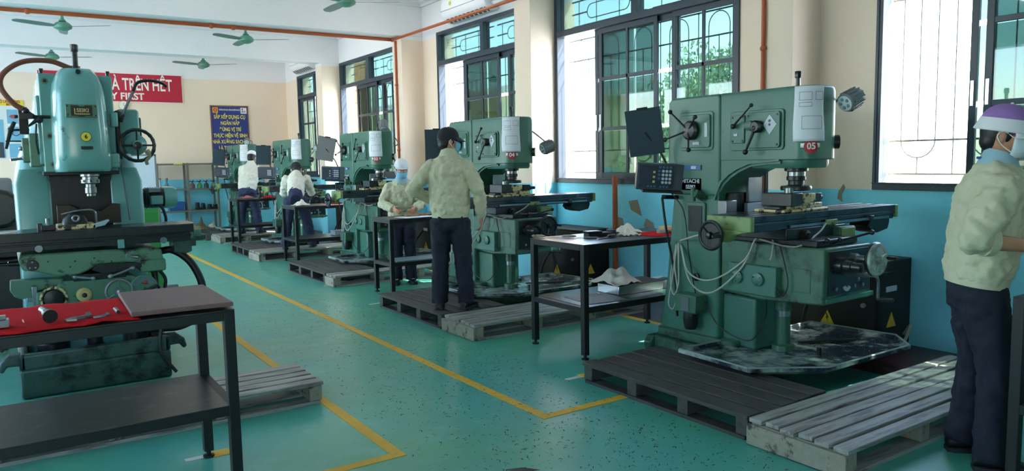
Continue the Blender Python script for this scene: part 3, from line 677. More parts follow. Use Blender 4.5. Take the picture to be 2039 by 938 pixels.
t = thing('phone', 'black phone lying on the pale box of the lower shelf', 'phone', (4.66, 4.60, .453), .3); MB().box(-.075, .075, -.036, .036, 0, .009).done('body', 'black_plastic', t, bev=.003); MB().box(-.07, .07, -.032, .032, .009, .0095).done('screen', 'dro_face', t)
# benches further back
tag(MB().box(-.2, .2, -.14, .14, 0, .002).done('drawing_sheet', 'paper_white', loc=(3.92, 7.82, BH+.001), rot=(0, 0, .1), smooth=0), 'white drawing sheet on the bench of the woman in the white cap', 'paper')
rag(4.05, 7.98, BH+.002, .15, .035, 11, 'brown leather cloth under the hands of the woman', 'frame_brown', 1.3, .7)
rag(4.42, 7.9, BH+.002, .10, .06, 12, 'pale crumpled rag at the end of the bench of the woman', 'rag_white')
rag(3.74, 11.3, BH+.001, .11, .10, 13, 'white rag on the bench behind the bending man')
rag(4.3, 11.4, BH+.001, .12, .03, 14, 'red cloth on the bench behind the bending man', 'red_felt')
rag(3.85, 14.75, BH+.001, .12, .06, 15, 'pink cloth on the bench beside the furthest man', 'pict_red')
rag(4.25, 14.7, BH+.001, .14, .05, 16, 'red cloth on the bench beside the furthest man', 'red_felt')
t = thing('metal_tray', 'grey metal tray on the lower shelf of the bench behind the bending man', 'tray', (4.4, 11.35, .381)); MB().box(-.16, .16, -.1, .1, 0, .07).done('body', 'cabinet_grey', t, bev=.004); MB().box(-.165, .165, -.105, .105, .06, .072).done('lid', 'grey_panel', t, bev=.003)
tag(MB().prism([(3.62, 7.72), (4.2, 7.7), (4.25, 8.0), (3.66, 8.05)], 'z', .381, .386).done('plastic_sheet', 'cabinet_grey', smooth=0), 'grey sheet on the lower shelf of the bench of the woman', 'sheet')
# ================================================================== GREEN KNEE MILLS
def rrect(x0, x1, y0, y1, r, n=5, corners=(1, 1, 1, 1)):
    """rounded rectangle polygon, corners: (x0y0, x1y0, x1y1, x0y1)"""
    out = []
    for (cx, cy, a0), on in zip(((x0+r, y0+r, 180), (x1-r, y0+r, 270), (x1-r, y1-r, 0), (x0+r, y1-r, 90)), corners):
        if on: out += [(cx+r*math.cos(math.radians(a0+90*k/n)), cy+r*math.sin(math.radians(a0+90*k/n))) for k in range(n+1)]
        else: out.append(({180: x0, 270: x1, 0: x1, 90: x0}[a0], {180: y0, 270: y0, 0: y1, 90: y1}[a0]))
    return out
def lever(t, p0, p1, r=.007, ball=.016, m='greasy_black', name='lever', hub=0):
    b = MB().tube([p0, p1], [r*1.3, r], 8)
    if ball: b.sph(p1, ball, 7)
    if hub: b.sph(p0, hub, 7)
    return b.done(name, m, t)
def bolts(t, pts, ax, r=.009, h=.007, m='greasy_black'):
    for p in pts: MB().cyl(p, Vector(p)+Vector(ax)*h, r, n=8).done('bolt', m, t)
def spot_lamp(t, c, d, arm):
    """finned machine lamp with its jointed arm"""
    la = MB().tube(bez(arm, 4), .008, 8).done('lamp_arm', 'grey_panel', t)
    d = Vector(d).normalized(); c = Vector(c); b = MB().lathe([(.02, 0), (.048, .004), (.056, .03), (.060, .13), (.056, .135)], c - d*.07, d, 20)
    a = d.cross(Vector((0, 0, 1))).normalized(); e = a.cross(d)
    for k in range(12):
        th = 2*PI*k/12; q = a*math.cos(th)+e*math.sin(th); b.tube([c-d*.055+q*.058, c+d*.05+q*.062], .006, 4)
    lh = b.done('lamp_head', 'grey_panel', t)
    MB().lathe([(.002, 0), (.05, 0), (.05, .004), (.002, .006)], c+d*.066, d, 20).done('lamp_lens', 'poster_pale', lh)
    for k in range(5): MB().sph(c+d*.071+(a*math.cos(k*1.257)+e*math.sin(k*1.257))*.028, .011, 5).done('lamp_bulb', 'cabinet_grey', lh)
    MB().obox(c - e*.062 - d*.01, (.03, .10, .012), d.to_track_quat('Y', 'Z').to_euler()).done('lamp_bracket', 'bench_frame', lh)
def handwheel(t, c, ax, R, spokes=3, m='greasy_black', rim=.012, disc=None, handle=True, up=.7, name='handwheel', wav=0, nw=0):
    c = Vector(c); ax = Vector(ax).normalized(); u = Vector((0, 0, 1)) if abs(ax.z) < .9 else Vector((1, 0, 0)); a = ax.cross(u).normalized(); e = a.cross(ax)
    b = MB().torus(c, ax, R-rim, rim, 36, 8, wav, nw).lathe([(R*.22, -.02), (R*.26, 0), (R*.2, .03), (R*.1, .034)], c, ax, 16)
    for k in range(spokes):
        th = up+2*PI*k/spokes; q = a*math.cos(th)+e*math.sin(th); b.tube([c+q*R*.15, c+q*(R-rim)], [(rim*1.2, rim*.6), (rim*.9, rim*.5)], 8)
    w = b.done(name, m, t)
    if disc: MB().lathe([(R*.3, -.004), (R*.78, -.004), (R*.78, .004), (R*.3, .004)], c, ax, 24).done('wheel_web', disc, w)
    if handle:
        q = a*math.cos(up+2.4)+e*math.sin(up+2.4); MB().lathe([(.008, 0), (.012, .03), (.010, .055), (.013, .075), (.006, .085)], c+q*(R-rim), ax, 10).done('handle', 'greasy_black', w)
    return w
def mill(num, oy, label, lamp, lamp_dir, lamp_arm, front_wheel='pan_paint', board='dark_blue_panel', board_c=(-.36, 1.05, 1.69), board_rot=(.05, -.22, -.75), dro_rz=-.0, ptext='', paper=True, dx=0., far=False):
    t = thing('milling_machine', label, 'milling machine', (4.36+dx, oy, 0))
    G = 'mill_green'; D = 'mill_green_dark'
    # base, pan, column
    MB().prism(rrect(-.26, .40, .30, 1.12, .05), 'z', 0, .13).prism(rrect(-.22, .36, .34, 1.08, .05), 'z', .13, .20).box(-.16, .28, .0, .4, 0, .145).done('base', D, t, bev=.012)
    bs = MB()
    for y in (1.12, ): bs.prism([(-.27, .02), (-.30, .02), (-.31, .08), (-.27, .13), (-.20, .13), (-.20, .02)], 'y', y-.07, y)
    bs.done('base_lug', D, t, bev=.01)
    oct_ = [(-.62, .46), (-.65, -.14), (-.24, -.43), (.68, -.44), (.90, -.22), (.82, .43)]
    oct_in = [(x*.93+.01, y*.92+.0) for x, y in oct_]
    pn = MB().loft([[(x*.9, y*.9, .146) for x, y in oct_], [(x, y, .172) for x, y in oct_], [(x, y, .196) for x, y in oct_], [(x*.985, y*.98, .196) for x, y in oct_], [(x*.96, y*.95, .174) for x, y in oct_], [(x*.6, y*.6, .162) for x, y in oct_]])
    pn = pn.done('oil_pan', 'pan_paint', t, smooth=0)
    for (xa, ya), (xb, yb2) in zip(oct_, oct_[1:]+oct_[:1]): MB().tube([(xa*.99, ya*.985, .196), (xb*.99, yb2*.985, .196)], .007, 6).done('rim_bar', 'pan_rim', pn)
    MB().obox((.42, .02, .178), (.03, .42, .016), (0, 0, 1.1)).done('scraper', 'greasy_black', pn)
    MB().cyl((.10, -.13, .16), (.10, -.13, .21), .016, n=8).done('drain_bolt', 'greasy_black', pn)
    cp = MB().loft([[(-.175, .50, .18), (.27, .50, .18), (.29, 1.06, .18), (-.195, 1.06, .18)], [(-.17, .50, .6), (.265, .50, .6), (.275, 1.0, .6), (-.18, 1.0, .6)], [(-.165, .51, 1.27), (.26, .51, 1.27), (.26, .94, 1.27), (-.165, .94, 1.27)]])
    cp.box(-.12, .22, .22, .51, .15, .52)
    cp.done('column', G, t, bev=.02, seg=3)
    MB().prism([(.50, 1.22), (.96, 1.22), (.985, 1.26), (.985, 1.90), (.95, 1.935), (.50, 1.935), (.49, 1.9), (.49, 1.26)], 'x', -.182, .275).done('column_cap', G, t, bev=.016, seg=3)
    # head: straight sides with rounded nose, flared throat below
    hp = rrect(-.17, .17, -.215, .52, .115, 6, (1, 1, 0, 0))
    hd = MB().loft([[(x, y, 1.468) for x, y in hp], [(x, y, 1.90) for x, y in hp], [(x*.97, y*.985+.003, 1.928) for x, y in hp], [(x*.9, y*.95+.01, 1.936) for x, y in hp]])
    hd.done('head', G, t, bev=.006)
    hq = rrect(-.155, .155, -.185, .25, .11, 6, (1, 1, 0, 0))
    MB().loft([[(x*.92, y*.95, 1.415) for x, y in hq], [(x, y, 1.44) for x, y in hq], [(x, y, 1.47) for x, y in hq]]).done('head_skirt', G, t)
    ar = [(.52, 1.10), (.50, 1.24), (.46, 1.30), (.40, 1.35), (.33, 1.39), (.24, 1.425), (.12, 1.44), (.0, 1.445), (.0, 1.475), (.52, 1.475)]
    MB().prism(ar, 'x', -.168, .16).done('throat', G, t, smooth=50)
    MB().prism([(.53, 1.19), (.512, 1.24), (.474, 1.315), (.41, 1.37), (.335, 1.41), (.24, 1.443), (.0, 1.462), (.0, 1.474), (.24, 1.458), (.345, 1.425), (.425, 1.385), (.487, 1.325), (.525, 1.25)], 'x', -.186, -.165).done('throat_rib', G, t, smooth=50)
    # draw bar, spindle
    MB().cyl((0, 0, 1.93), (0, 0, 2.0), .014, n=10).lathe([(.02, 2.0), (.022, 2.005), (.022, 2.04), (.018, 2.045)], n=6).done('draw_bar', 'greasy_black', t)
    MB().lathe([(.075, 1.42), (.075, 1.395), (.055, 1.39), (.055, 1.36), (.062, 1.358), (.062, 1.335), (.05, 1.33), (.05, 1.305), (.058, 1.30), (.095, 1.296), (.10, 1.285), (.098, 1.268), (.06, 1.262)], n=28).done('spindle', 'greasy_black', t)
    MB().lathe([(.0565, 1.388), (.0565, 1.362)], n=28).done('spindle_collar', 'machined_steel', t)
    # side plates and levers on the -X face
    x = -.17
    p1 = MB().prism(rrect(.545, .86, 1.545, 1.82, .025), 'x', x-.020, x-.010).prism(rrect(.565, .84, 1.565, 1.80, .02), 'x', x-.032, x-.018).done('speed_plate', G, t, bev=.004)
    MB().lathe([(.07, 0), (.07, .03), (.055, .045), (.02, .05)], (x-.03, .73, 1.69), (-1, 0, 0), 24).done('speed_hub', 'greasy_black', t)
    for dy, dz in ((.15, .14), (-.09, .09), (-.03, -.14), (.20, -.06)):
        lever(t, (x-.07, .73, 1.69), (x-.10, .73+dy, 1.69+dz), .006, .017, name='speed_handle')
    MB().box(x-.036, x-.03, .585, .61, 1.64, 1.74).done('speed_scale', 'key_white', t); MB().box(x-.036, x-.03, .66, .72, 1.585, 1.605).done('speed_label', 'key_white', t)
    MB().prism(rrect(-.03, .40, 1.535, 1.80, .025), 'x', x-.012, x).done('gear_frame', G, t, bev=.004)
    MB().prism(rrect(-.01, .26, 1.55, 1.785, .02), 'x', x-.028, x-.01).done('gear_plate', G, t, bev=.003); MB().prism(rrect(.27, .385, 1.585, 1.775, .015), 'x', x-.026, x-.01).done('feed_plate', G, t, bev=.003)
    bolts(t, [(x-.028, y, z) for y in (.01, .24) for z in (1.57, 1.765)] + [(x-.026, y, z) for y in (.285, .37) for z in (1.60, 1.76)], (-1, 0, 0), .008, .005)
    MB().prism([(.01, 1.70), (.065, 1.765), (.115, 1.70), (.065, 1.635)], 'x', x-.031, x-.026).done('diamond_plate', 'key_white', t)
    MB().sph((x-.032, .065, 1.725), .009, 5).done('diamond_dot', 'ink_grey', t); MB().sph((x-.032, .065, 1.70), .008, 5).done('diamond_dot', 'ink_grey', t)
    MB().lathe([(.034, 0), (.034, .03), (.02, .035)], (x-.027, .215, 1.70), (-1, 0, 0), 16).done('gear_knob', D, t); MB().lathe([(.04, 0), (.042, .04), (.03, .05)], (x-.027, .15, 1.69), (-1, 0, 0), 16).done('gear_knob', 'greasy_black', t)
    lever(t, (x-.06, .155, 1.68), (x-.10, .20, 1.525), .008, .018, name='gear_lever', hub=.024); lever(t, (x-.05, .345, 1.70), (x-.09, .165, 1.83), .0055, .014, name='feed_lever', hub=.018)
    MB().box(x-.03, x-.025, .325, .355, 1.635, 1.65).done('tiny_label', 'key_white', t)
    # name plates
    MB().box(x-.022, x-.008, .655, .80, 1.405, 1.44).done('blue_plate', 'plate_blue', t, bev=.002); MB().box(x-.024, x-.02, .70, .745, 1.412, 1.434).done('plate_text_bar', 'key_white', t)
    pl_ = MB().box(x-.012, x+.01, .655, .865, 1.255, 1.345).done('name_plate', 'plate_dark', t, bev=.002)
    text('lettering', 'HITACHI', .04, (x-.013, .76, 1.322), FACE_X, 'key_white', pl_, sx=1.1, bold=.001); text('lettering', 'SEIKI', .04, (x-.013, .76, 1.28), FACE_X, 'key_white', pl_, sx=1.1, bold=.001)
    # number sticker and drawing on the nose
    b = MB(); q = 1
    def nose(s, z, off=.002):
        """point on the rounded nose: s runs along the outline from the left side towards the right"""
        r = .115; L1 = .5*PI*r
        if s < 0: return Vector((-.17-off, -.10-s, z)), 0
        if s < L1:
            a = PI+s/r; return Vector((-.055+(r+off)*math.cos(a), -.10+(r+off)*math.sin(a), z)), s/r
        return Vector((-.055+(s-L1), -.215-off, z)), PI/2
    def nose_patch(name, m, s0, s1, zf0, zf1, off=.002, nu=10, nv=10, wave=0, par=None, org=None):
        vs = []; fs = []
        for i in range(nu+1):
            for j in range(nv+1):
                s = s0+(s1-s0)*i/nu; z = zf0+(zf1-zf0)*j/nv; o_ = off+wave*(.5+.5*math.sin(5.2*j/nv+1.2*i/nu))*(1-j/nv*.6)
                vs.append(nose(s, z, o_)[0] + (org or Vector()))
        for i in range(nu):
            for j in range(nv): k = i*(nv+1)+j; fs.append((k, k+nv+1, k+nv+2, k+1))
        o = MB().hull(vs, fs).done(name, m, par, smooth=60); sm = o.modifiers.new('thick', 'SOLIDIFY'); sm.thickness = .001; return o
    if num:
        def disc(name, m, s_, z_, r_, off):
            vs = [nose(s_+r_*math.cos(k*PI/10), z_+r_*math.sin(k*PI/10), off)[0] for k in range(20)]; c_ = nose(s_, z_, off+.001)[0]
            return MB().hull([c_]+vs, [(0, k+1, (k+1) % 20+1) for k in range(20)]).done(name, m, t, smooth=0)
        nose_patch('sticker_band', 'sticker_white', .105-.062, .105+.062, 1.545, 1.572, .0025, 8, 2, par=t); disc('number_sticker', 'sticker_red', .105, 1.55, .043, .004)
        p_, a_ = nose(.105, 1.552, .0075); text('number', num, .056, p_, (PI/2, 0, -PI/2+a_), 'sticker_white', t, bold=.0015)
    if paper:
        org = Vector((4.36+dx, oy, 0)); ps = nose_patch('drawing_sheet', 'paper_white', .0, .19, 1.585, 1.93, .003, 12, 18, wave=.014, org=org)
        tag(ps, ptext, 'paper')
        for z0, z1, s0, s1 in ((1.84, 1.89, .035, .10), (1.80, 1.825, .035, .10), (1.84, 1.89, .12, .165), (1.66, 1.74, .05, .16)):
            for (u0, u1, v0, v1) in ((s0, s1, z0, z0+.0025), (s0, s1, z1, z1+.0025), (s0, s0+.002, z0, z1), (s1, s1+.002, z0, z1)): nose_patch('drawn_line', 'ink_grey', u0, u1, v0, v1, .0185, 4, 2, par=ps, org=org)
    # column front: slideway and steel guard
    MB().box(-.10, .20, .44, .51, .45, 1.24).done('slideway', 'greasy_black', t, bev=.004); MB().box(.03, .18, .405, .432, 1.17, 1.40).done('guard_plate', 'machined_steel', t, bev=.004); MB().box(.01, .21, .40, .43, 1.04, 1.165).done('lower_guard', 'cabinet_grey', t, bev=.004)
    MB().cyl((.215, .40, 1.14), (.215, .40, 1.42), .014, n=10).done('stop_rod', 'greasy_black', t); MB().box(-.19, -.08, .42, .50, 1.06, 1.19).done('trip_bracket', 'machined_steel', t, bev=.004)
    MB().cyl((x-.01, .64, 1.21), (x-.07, .66, 1.24), .03, n=12).cyl((x-.05, .70, 1.18), (x-.05, .70, 1.28), .02, n=12).done('oil_cup', D, t)
    # louvre, pump, box on column side
    lp = MB().prism(rrect(.62, .80, .93, 1.17, .02), 'x', x-.014, x+.005).done('access_frame', G, t, bev=.003); MB().box(x-.019, x-.012, .645, .775, .955, 1.145).done('access_panel', 'bench_frame', lp)
    jb = MB().box(x-.13, x-.01, .60, .80, .37, .50).done('junction_box', D, t, bev=.006); MB().box(x-.135, x-.128, .66, .74, .38, .48).done('box_cover', 'machined_steel', jb); MB().lathe([(.05, .37), (.055, .30), (.04, .24)], (x-.07, .70, 0), n=12).done('pump_bowl', 'greasy_black', jb)
    MB().lathe([(.03, 0), (.03, .02), (.018, .025), (.018, .04)], (x, .70, .62), (-1, 0, 0), 12).done('plug', 'greasy_black', t)
    # knee
    kx0, kx1, ky = -.215, .30, -.36
    MB().prism([(ky, .565), (.10, .535), (.44, .56), (.44, .92), (ky, .92)], 'x', kx0, kx1).done('knee', D, t, bev=.012)
    MB().box(kx0-.05, kx0+.01, -.05, .34, .575, .775).done('feed_box', G, t, bev=.008)
    for y in (.255, .085):
        c_ = MB().lathe([(.045, 0), (.045, .016), (.038, .02)], (kx0-.05, y, .685), (-1, 0, 0), 20).done('round_cap', G, t); bolts(c_, [(kx0-.07, y+.03*math.cos(a), .685+.03*math.sin(a)) for a in (.5, 2.6, 4.7)], (-1, 0, 0), .005, .003)
    MB().box(kx0-.004, kx0+.01, -.27, -.10, .63, .78).done('side_cover', D, t, bev=.003); MB().box(kx0+.04, kx1-.02, ky-.006, ky+.01, .62, .90).done('front_panel', 'greasy_black', t, bev=.003)
    MB().box(kx0+.02, kx1+.02, ky-.012, ky+.01, .575, .605).done('front_lip', G, t, bev=.004)
    MB().lathe([(.05, 0), (.05, .06), (.036, .065), (.036, .11), (.028, .115), (.028, .17), (.02, .175)], (-.09, ky, .81), (0, -1, 0), 18).done('telescopic_shaft', 'greasy_black', t)
    MB().lathe([(.035, 0), (.035, .05), (.026, .055), (.026, .15)], (.06, ky, .84), (0, -1, 0), 18).done('wheel_shaft', 'machined_steel', t)
    handwheel(t, (.06, ky-.18, .85), (0, -1, 0), .105, 3, front_wheel if front_wheel != 'greasy_black' else 'greasy_black', .014, disc=front_wheel)
    MB().torus((.06, ky-.165, .85), (0, 1, 0), .096, .012, 32, 8).done('wheel_rim', 'greasy_black', t)
    cr = MB().tube(bez([(.0, ky-.03, .76), (.02, ky-.14, .755), (.10, ky-.16, .73), (.115, ky-.16, .60)]), [.018]*8+[.013]*8+[.010]*9, 8).done('elevating_crank', 'machined_steel', t); MB().lathe([(.008, 0), (.014, .03), (.012, .06), (.016, .09), (.006, .10)], (.115, ky-.15, .59), (.5, -1, 0), 10).done('crank_handle', 'greasy_black', cr)
    MB().prism(arc_seg(.045, .02, 200, 330), 'y', ky-.012, ky-.004).done('dial_scale', 'key_white', t, loc=(.02, 0, .68))
    for dx_, dz_ in ((.14, .70), (.10, .66), (.17, .74), (-.10, .66), (.19, .66)): MB().lathe([(.012, 0), (.012, .012), (.006, .016)], (dx_, ky-.005, dz_), (0, -1, 0), 10).done('front_screw', 'machined_steel', t)
    for k, (p0, p1) in enumerate((((-.1, -.25, .93), (-.14, -.33, .965)), ((-.02, -.28, .93), (-.05, -.36, .965)), ((.02, -.28, .94), (.20, -.42, 1.0)))): lever(t, p0, p1, .007, .017, name='table_lever', hub=.016)
    # saddle, table
    MB().box(-.20, .24, -.30, .42, .92, .965).box(-.30, .34, -.15, .25, .96, 1.035).done('saddle', 'greasy_black', t, bev=.008)
    fb = MB().box(.20, .37, -.20, -.04, .925, 1.02).done('feed_gearbox', D, t, bev=.006); MB().box(.21, .36, -.21, -.198, .935, 1.012).done('gearbox_cover', 'mill_yellowgreen', fb, bev=.003)
    MB().lathe([(.035, 0), (.035, .03), (.02, .035), (.02, .05)], (-.12, -.15, .985), (0, -1, 0), 14).done('saddle_knob', 'greasy_black', t)
    tb = MB(); x0, x1, y0, y1 = -.60, .97, -.135, .20
    tb.box(x0, x1, y0+.01, y1-.01, 1.03, 1.095)
    for a, c_ in ((y0, -.075), (-.052, .022), (.045, .118), (.141, y1)): tb.box(x0, x1, a, c_, 1.09, 1.13)
    tb.box(x0, x1, y0-.004, y0+.006, 1.068, 1.086)
    tb = tb.done('table', 'table_steel', t, bev=.003, smooth=0)
    MB().box(-.25, .88, y0-.012, y0, 1.040, 1.056).done('trip_rail', 'machined_steel', tb)
    MB().box(x0-.035, x0+.001, y0-.006, y1+.004, 1.035, 1.128).prism([(y0, 1.04), (.20, 1.04), (.20, 1.00), (.15, .965), (.02, .965), (-.02, 1.01)], 'x', x0-.05, x0-.005).done('table_end', 'mill_yellowgreen', t, bev=.006)
    MB().box(x1-.001, x1+.035, y0-.006, y1+.004, 1.04, 1.128).done('table_end', 'mill_yellowgreen', t, bev=.005)
    MB().lathe([(.045, 0), (.045, .05), (.03, .055), (.03, .08)], (x0-.04, .09, 1.01), (-1, 0, 0), 20).done('table_dial', 'machined_steel', t)
    handwheel(t, (x0-.125, .09, 1.01), (-1, 0, 0), .098, 3, 'greasy_black', .013, disc='greasy_black')
    MB().prism([(.72, .955), (.80, .935), (.93, .955), (.95, 1.0), (.95, 1.035), (.70, 1.035), (.68, .99)], 'y', -.11, .04).done('table_motor', 'greasy_black', t, bev=.006)
    MB().box(.12, .24, y0-.02, y0-.004, 1.035, 1.07).done('trip_block', 'mill_yellowgreen', t, bev=.003); MB().box(.62, .66, y0-.03, y0-.01, 1.04, 1.07).done('trip_dog', 'greasy_black', t, bev=.003)
    # vise
    vs_ = MB().box(-.25, .22, -.10, .14, 1.131, 1.15).box(-.18, .17, -.085, .11, 1.15, 1.185).done('vise', 'vise_cream', t, bev=.006)
    MB().box(-.20, -.08, -.11, .12, 1.17, 1.255).box(-.25, -.18, -.06, .06, 1.15, 1.17).done('fixed_jaw', 'greasy_black', vs_, bev=.005); MB().box(-.07, .05, -.115, .12, 1.185, 1.25).done('moving_jaw', 'vise_cream', vs_, bev=.006)
    MB().cyl((.05, .01, 1.215), (.24, .01, 1.21), .026, n=14).box(.10, .18, -.07, .09, 1.15, 1.245).done('vise_screw', 'greasy_black', vs_, bev=.003); MB().cyl((.24, .01, 1.21), (.29, .01, 1.208), .018, n=12).done('screw_end', 'greasy_black', vs_)
    MB().cyl((-.10, -.02, 1.255), (-.10, -.02, 1.285), .03, n=16).done('workpiece', 'machined_steel', t)
    # elevating screw
    MB().lathe([(.075, .16), (.075, .20), (.05, .205), (.046, .21), (.046, .44), (.055, .44), (.055, .52), (.04, .525), (.04, .56)], (.03, .10, 0), n=20).done('elevating_screw', D, t); MB().lathe([(.0475, .40), (.0475, .50)], (.03, .10, 0), n=20).done('screw_sleeve', 'machined_steel', t)
    for p_, q_ in (((.14, .30, .18), (.05, .25, .58)), ((.2, .34, .18), (.10, .28, .58))): MB().tube(bez([p_, ((p_[0]+q_[0])/2+.06, .3, .36), q_]), .012, 8).done('coolant_hose', 'rubber_black', t)
    # display arm, display unit and board
    px, py = -.25, .86
    MB().tube([(x, .90, 1.20), (px-.02, .93, 1.205), (px-.03, .95, 1.205)], .016, 8).tube(bez([(px-.03, .95, 1.20), (px-.01, .93, .98), (px+.05, .90, .62), (px+.06, .88, .30)]), .009, 8).done('display_arm', 'bench_frame', t)
    un = MB(); U = Matrix.Translation((-.29, .96, 1.36)) @ Euler((.12, .06, dro_rz-.62)).to_matrix().to_4x4()
    un.box(-.18, .17, -.04, .05, -.10, .095, U); un = un.done('display_unit', 'dro_case', t, bev=.006)
    MB().box(-.165, .09, -.045, -.038, -.085, .085, U).done('display_face', 'dro_face', un, bev=.002)
    for r_ in range(4):
        for c_ in range(3): MB().cyl(U @ Vector((.012+.026*c_, -.044, .045-.028*r_)), U @ Vector((.012+.026*c_, -.049, .045-.028*r_)), .0105, n=10).done('key', 'key_white', un, smooth=0)
    if not far:
        for k in range(4): MB().box(-.012+.026*k-.008, -.012+.026*k+.008, -.048, -.043, .066, .08, U).done('key', 'key_blue', un, smooth=0)
        for k in range(3): MB().box(-.025, -.010, -.048, -.043, .038-.028*k, .052-.028*k, U).done('key', 'key_blue', un, smooth=0)
        for k in range(3): MB().box(-.062, -.046, -.048, -.043, .028-.036*k, .044-.036*k, U).done('key', 'key_amber', un, smooth=0)
        for k in range(6): MB().box(-.10+.024*k+(.02 if k > 2 else 0), -.086+.024*k+(.02 if k > 2 else 0), -.047, -.043, -.078, -.066, U).done('key', 'key_blue', un, smooth=0)
    MB().box(-.13, .17, -.05, .06, -.118, -.101, U).done('display_tray', 'bench_frame', un)
    MB().tube(bez([(-.235, .95, 1.45), (-.26, 1.0, 1.55), Vector(board_c)]), .009, 8).done('board_arm', 'bench_frame', t)
    bp = MB(); Bm = Matrix.Translation(board_c) @ Euler(board_rot, 'ZYX').to_matrix().to_4x4()
    bp.box(-.13, .13, -.004, .004, -.175, .175, Bm); bp.done('drawing_board', board, t, bev=.002); MB().box(-.04, .04, -.008, .008, .165, .185, Bm).done('clip', 'bench_frame', t)
    # cables
    for pts in ([(-.19, .84, .84), (-.26, .70, .66), (-.30, .45, .64), (-.27, .20, .80), (-.24, .12, .96), (-.22, .02, .96), (-.24, .0, .86), (-.26, .0, .82)], [(-.19, .85, .85), (-.27, .68, .60), (-.31, .45, .55), (-.28, .22, .74), (-.24, .14, .93)],
                [(-.20, .86, .86), (-.23, .87, .7), (-.21, .86, .5), (-.22, .89, .36), (-.23, .93, .40), (-.22, .90, .6), (-.20, .88, .84)], [(-.20, .86, .86), (-.23, .83, .7), (-.22, .84, .55), (-.23, .88, .47), (-.22, .92, .6), (-.20, .88, .85)],
                [(-.20, .84, .88), (-.33, .55, .95), (-.36, .36, 1.0), (-.36, .22, 1.02)], [(-.24, .10, .95), (-.24, -.10, .92), (-.20, -.19, .93), (.0, -.18, 1.0), (.10, -.16, 1.05)]):
        MB().tube(bez(pts), .006, 6).done('cable', 'cable_grey', t)
    for pts in ([(-.19, .70, .50), (-.24, .72, .8), (-.21, .80, 1.1), (-.24, .90, 1.24)], [(-.2, .6, .45), (-.22, .45, .3), (-.2, .2, .24), (-.1, .15, .4), (-.23, .05, .6), (-.24, .02, .78)], [(-.24, .0, .75), (-.25, -.06, .62), (-.25, -.10, .60), (-.25, -.13, .70), (-.24, -.06, .92)]):
        MB().tube(bez(pts), .0045, 6).done('thin_cable', 'rubber_black', t)
    spot_lamp(t, lamp, lamp_dir, lamp_arm)
    MB().cyl((.13, -.17, 1.58), (.16, -.20, 1.58), .045, n=14).done('depth_knob', 'greasy_black', t)
    return t
def arc_seg(r1, r0, a0, a1, n=10):
    o = [(r1*math.cos(math.radians(a0+(a1-a0)*k/n)), r1*math.sin(math.radians(a0+(a1-a0)*k/n))) for k in range(n+1)]
    return o + [(r0*math.cos(math.radians(a1-(a1-a0)*k/n)), r0*math.sin(math.radians(a1-(a1-a0)*k/n))) for k in range(n+1)]
M5 = 3.09
mill('05', M5, 'green vertical milling machine numbered 05 with pale handwheel', (.13, -.30, 1.845), (-1.0, .12, -.45), [(.14, -.12, 1.80), (.17, -.2, 1.86), (.17, -.28, 1.88)], ptext='wavy white drawing sheet on the machine with the pale handwheel')
mill('04', 6.46, 'green vertical milling machine numbered 04 beside the standing man', (.26, -.27, 1.63), (-.9, .1, -.35), [(.15, -.14, 1.80), (.2, -.2, 1.74), (.25, -.25, 1.68)], 'greasy_black', board_c=(-.35, .96, 1.68), board_rot=(0, 0, -.45), ptext='white drawing sheet on the machine beside the standing man')
mill('03', 9.77, 'green vertical milling machine numbered 03 with lamp raised over its head', (.06, -.05, 2.02), (-.15, -.45, -.8), [(.17, .0, 1.72), (.28, -.05, 1.76), (.2, -.03, 1.9), (.08, -.02, 2.06)], 'greasy_black', 'grey_panel', (-.37, 1.05, 1.72), (0, .22, -.4), ptext='white drawing sheet below the raised lamp')
mill('', 13.13, 'green vertical milling machine at which the man in the black cap leans', (.26, -.2, 1.78), (-.9, -.3, -.1), [(.17, .0, 1.62), (.2, -.1, 1.7), (.26, -.14, 1.80)], 'greasy_black', board_c=(-.36, .95, 1.68), board_rot=(0, .03, -.3), far=True, ptext='white drawing sheet above the man in the black cap')
mill('', 16.35, 'green vertical milling machine furthest back, beside the blue notice board', (-.02, -.1, 2.0), (-.3, -.8, -.4), [(.1, .0, 1.9), (.1, -.02, 2.0), (.0, -.03, 2.03)], 'greasy_black', board_c=(-.36, .95, 1.68), board_rot=(0, .1, -.3), far=True, dx=-.05, ptext='white drawing sheet on the furthest milling machine')
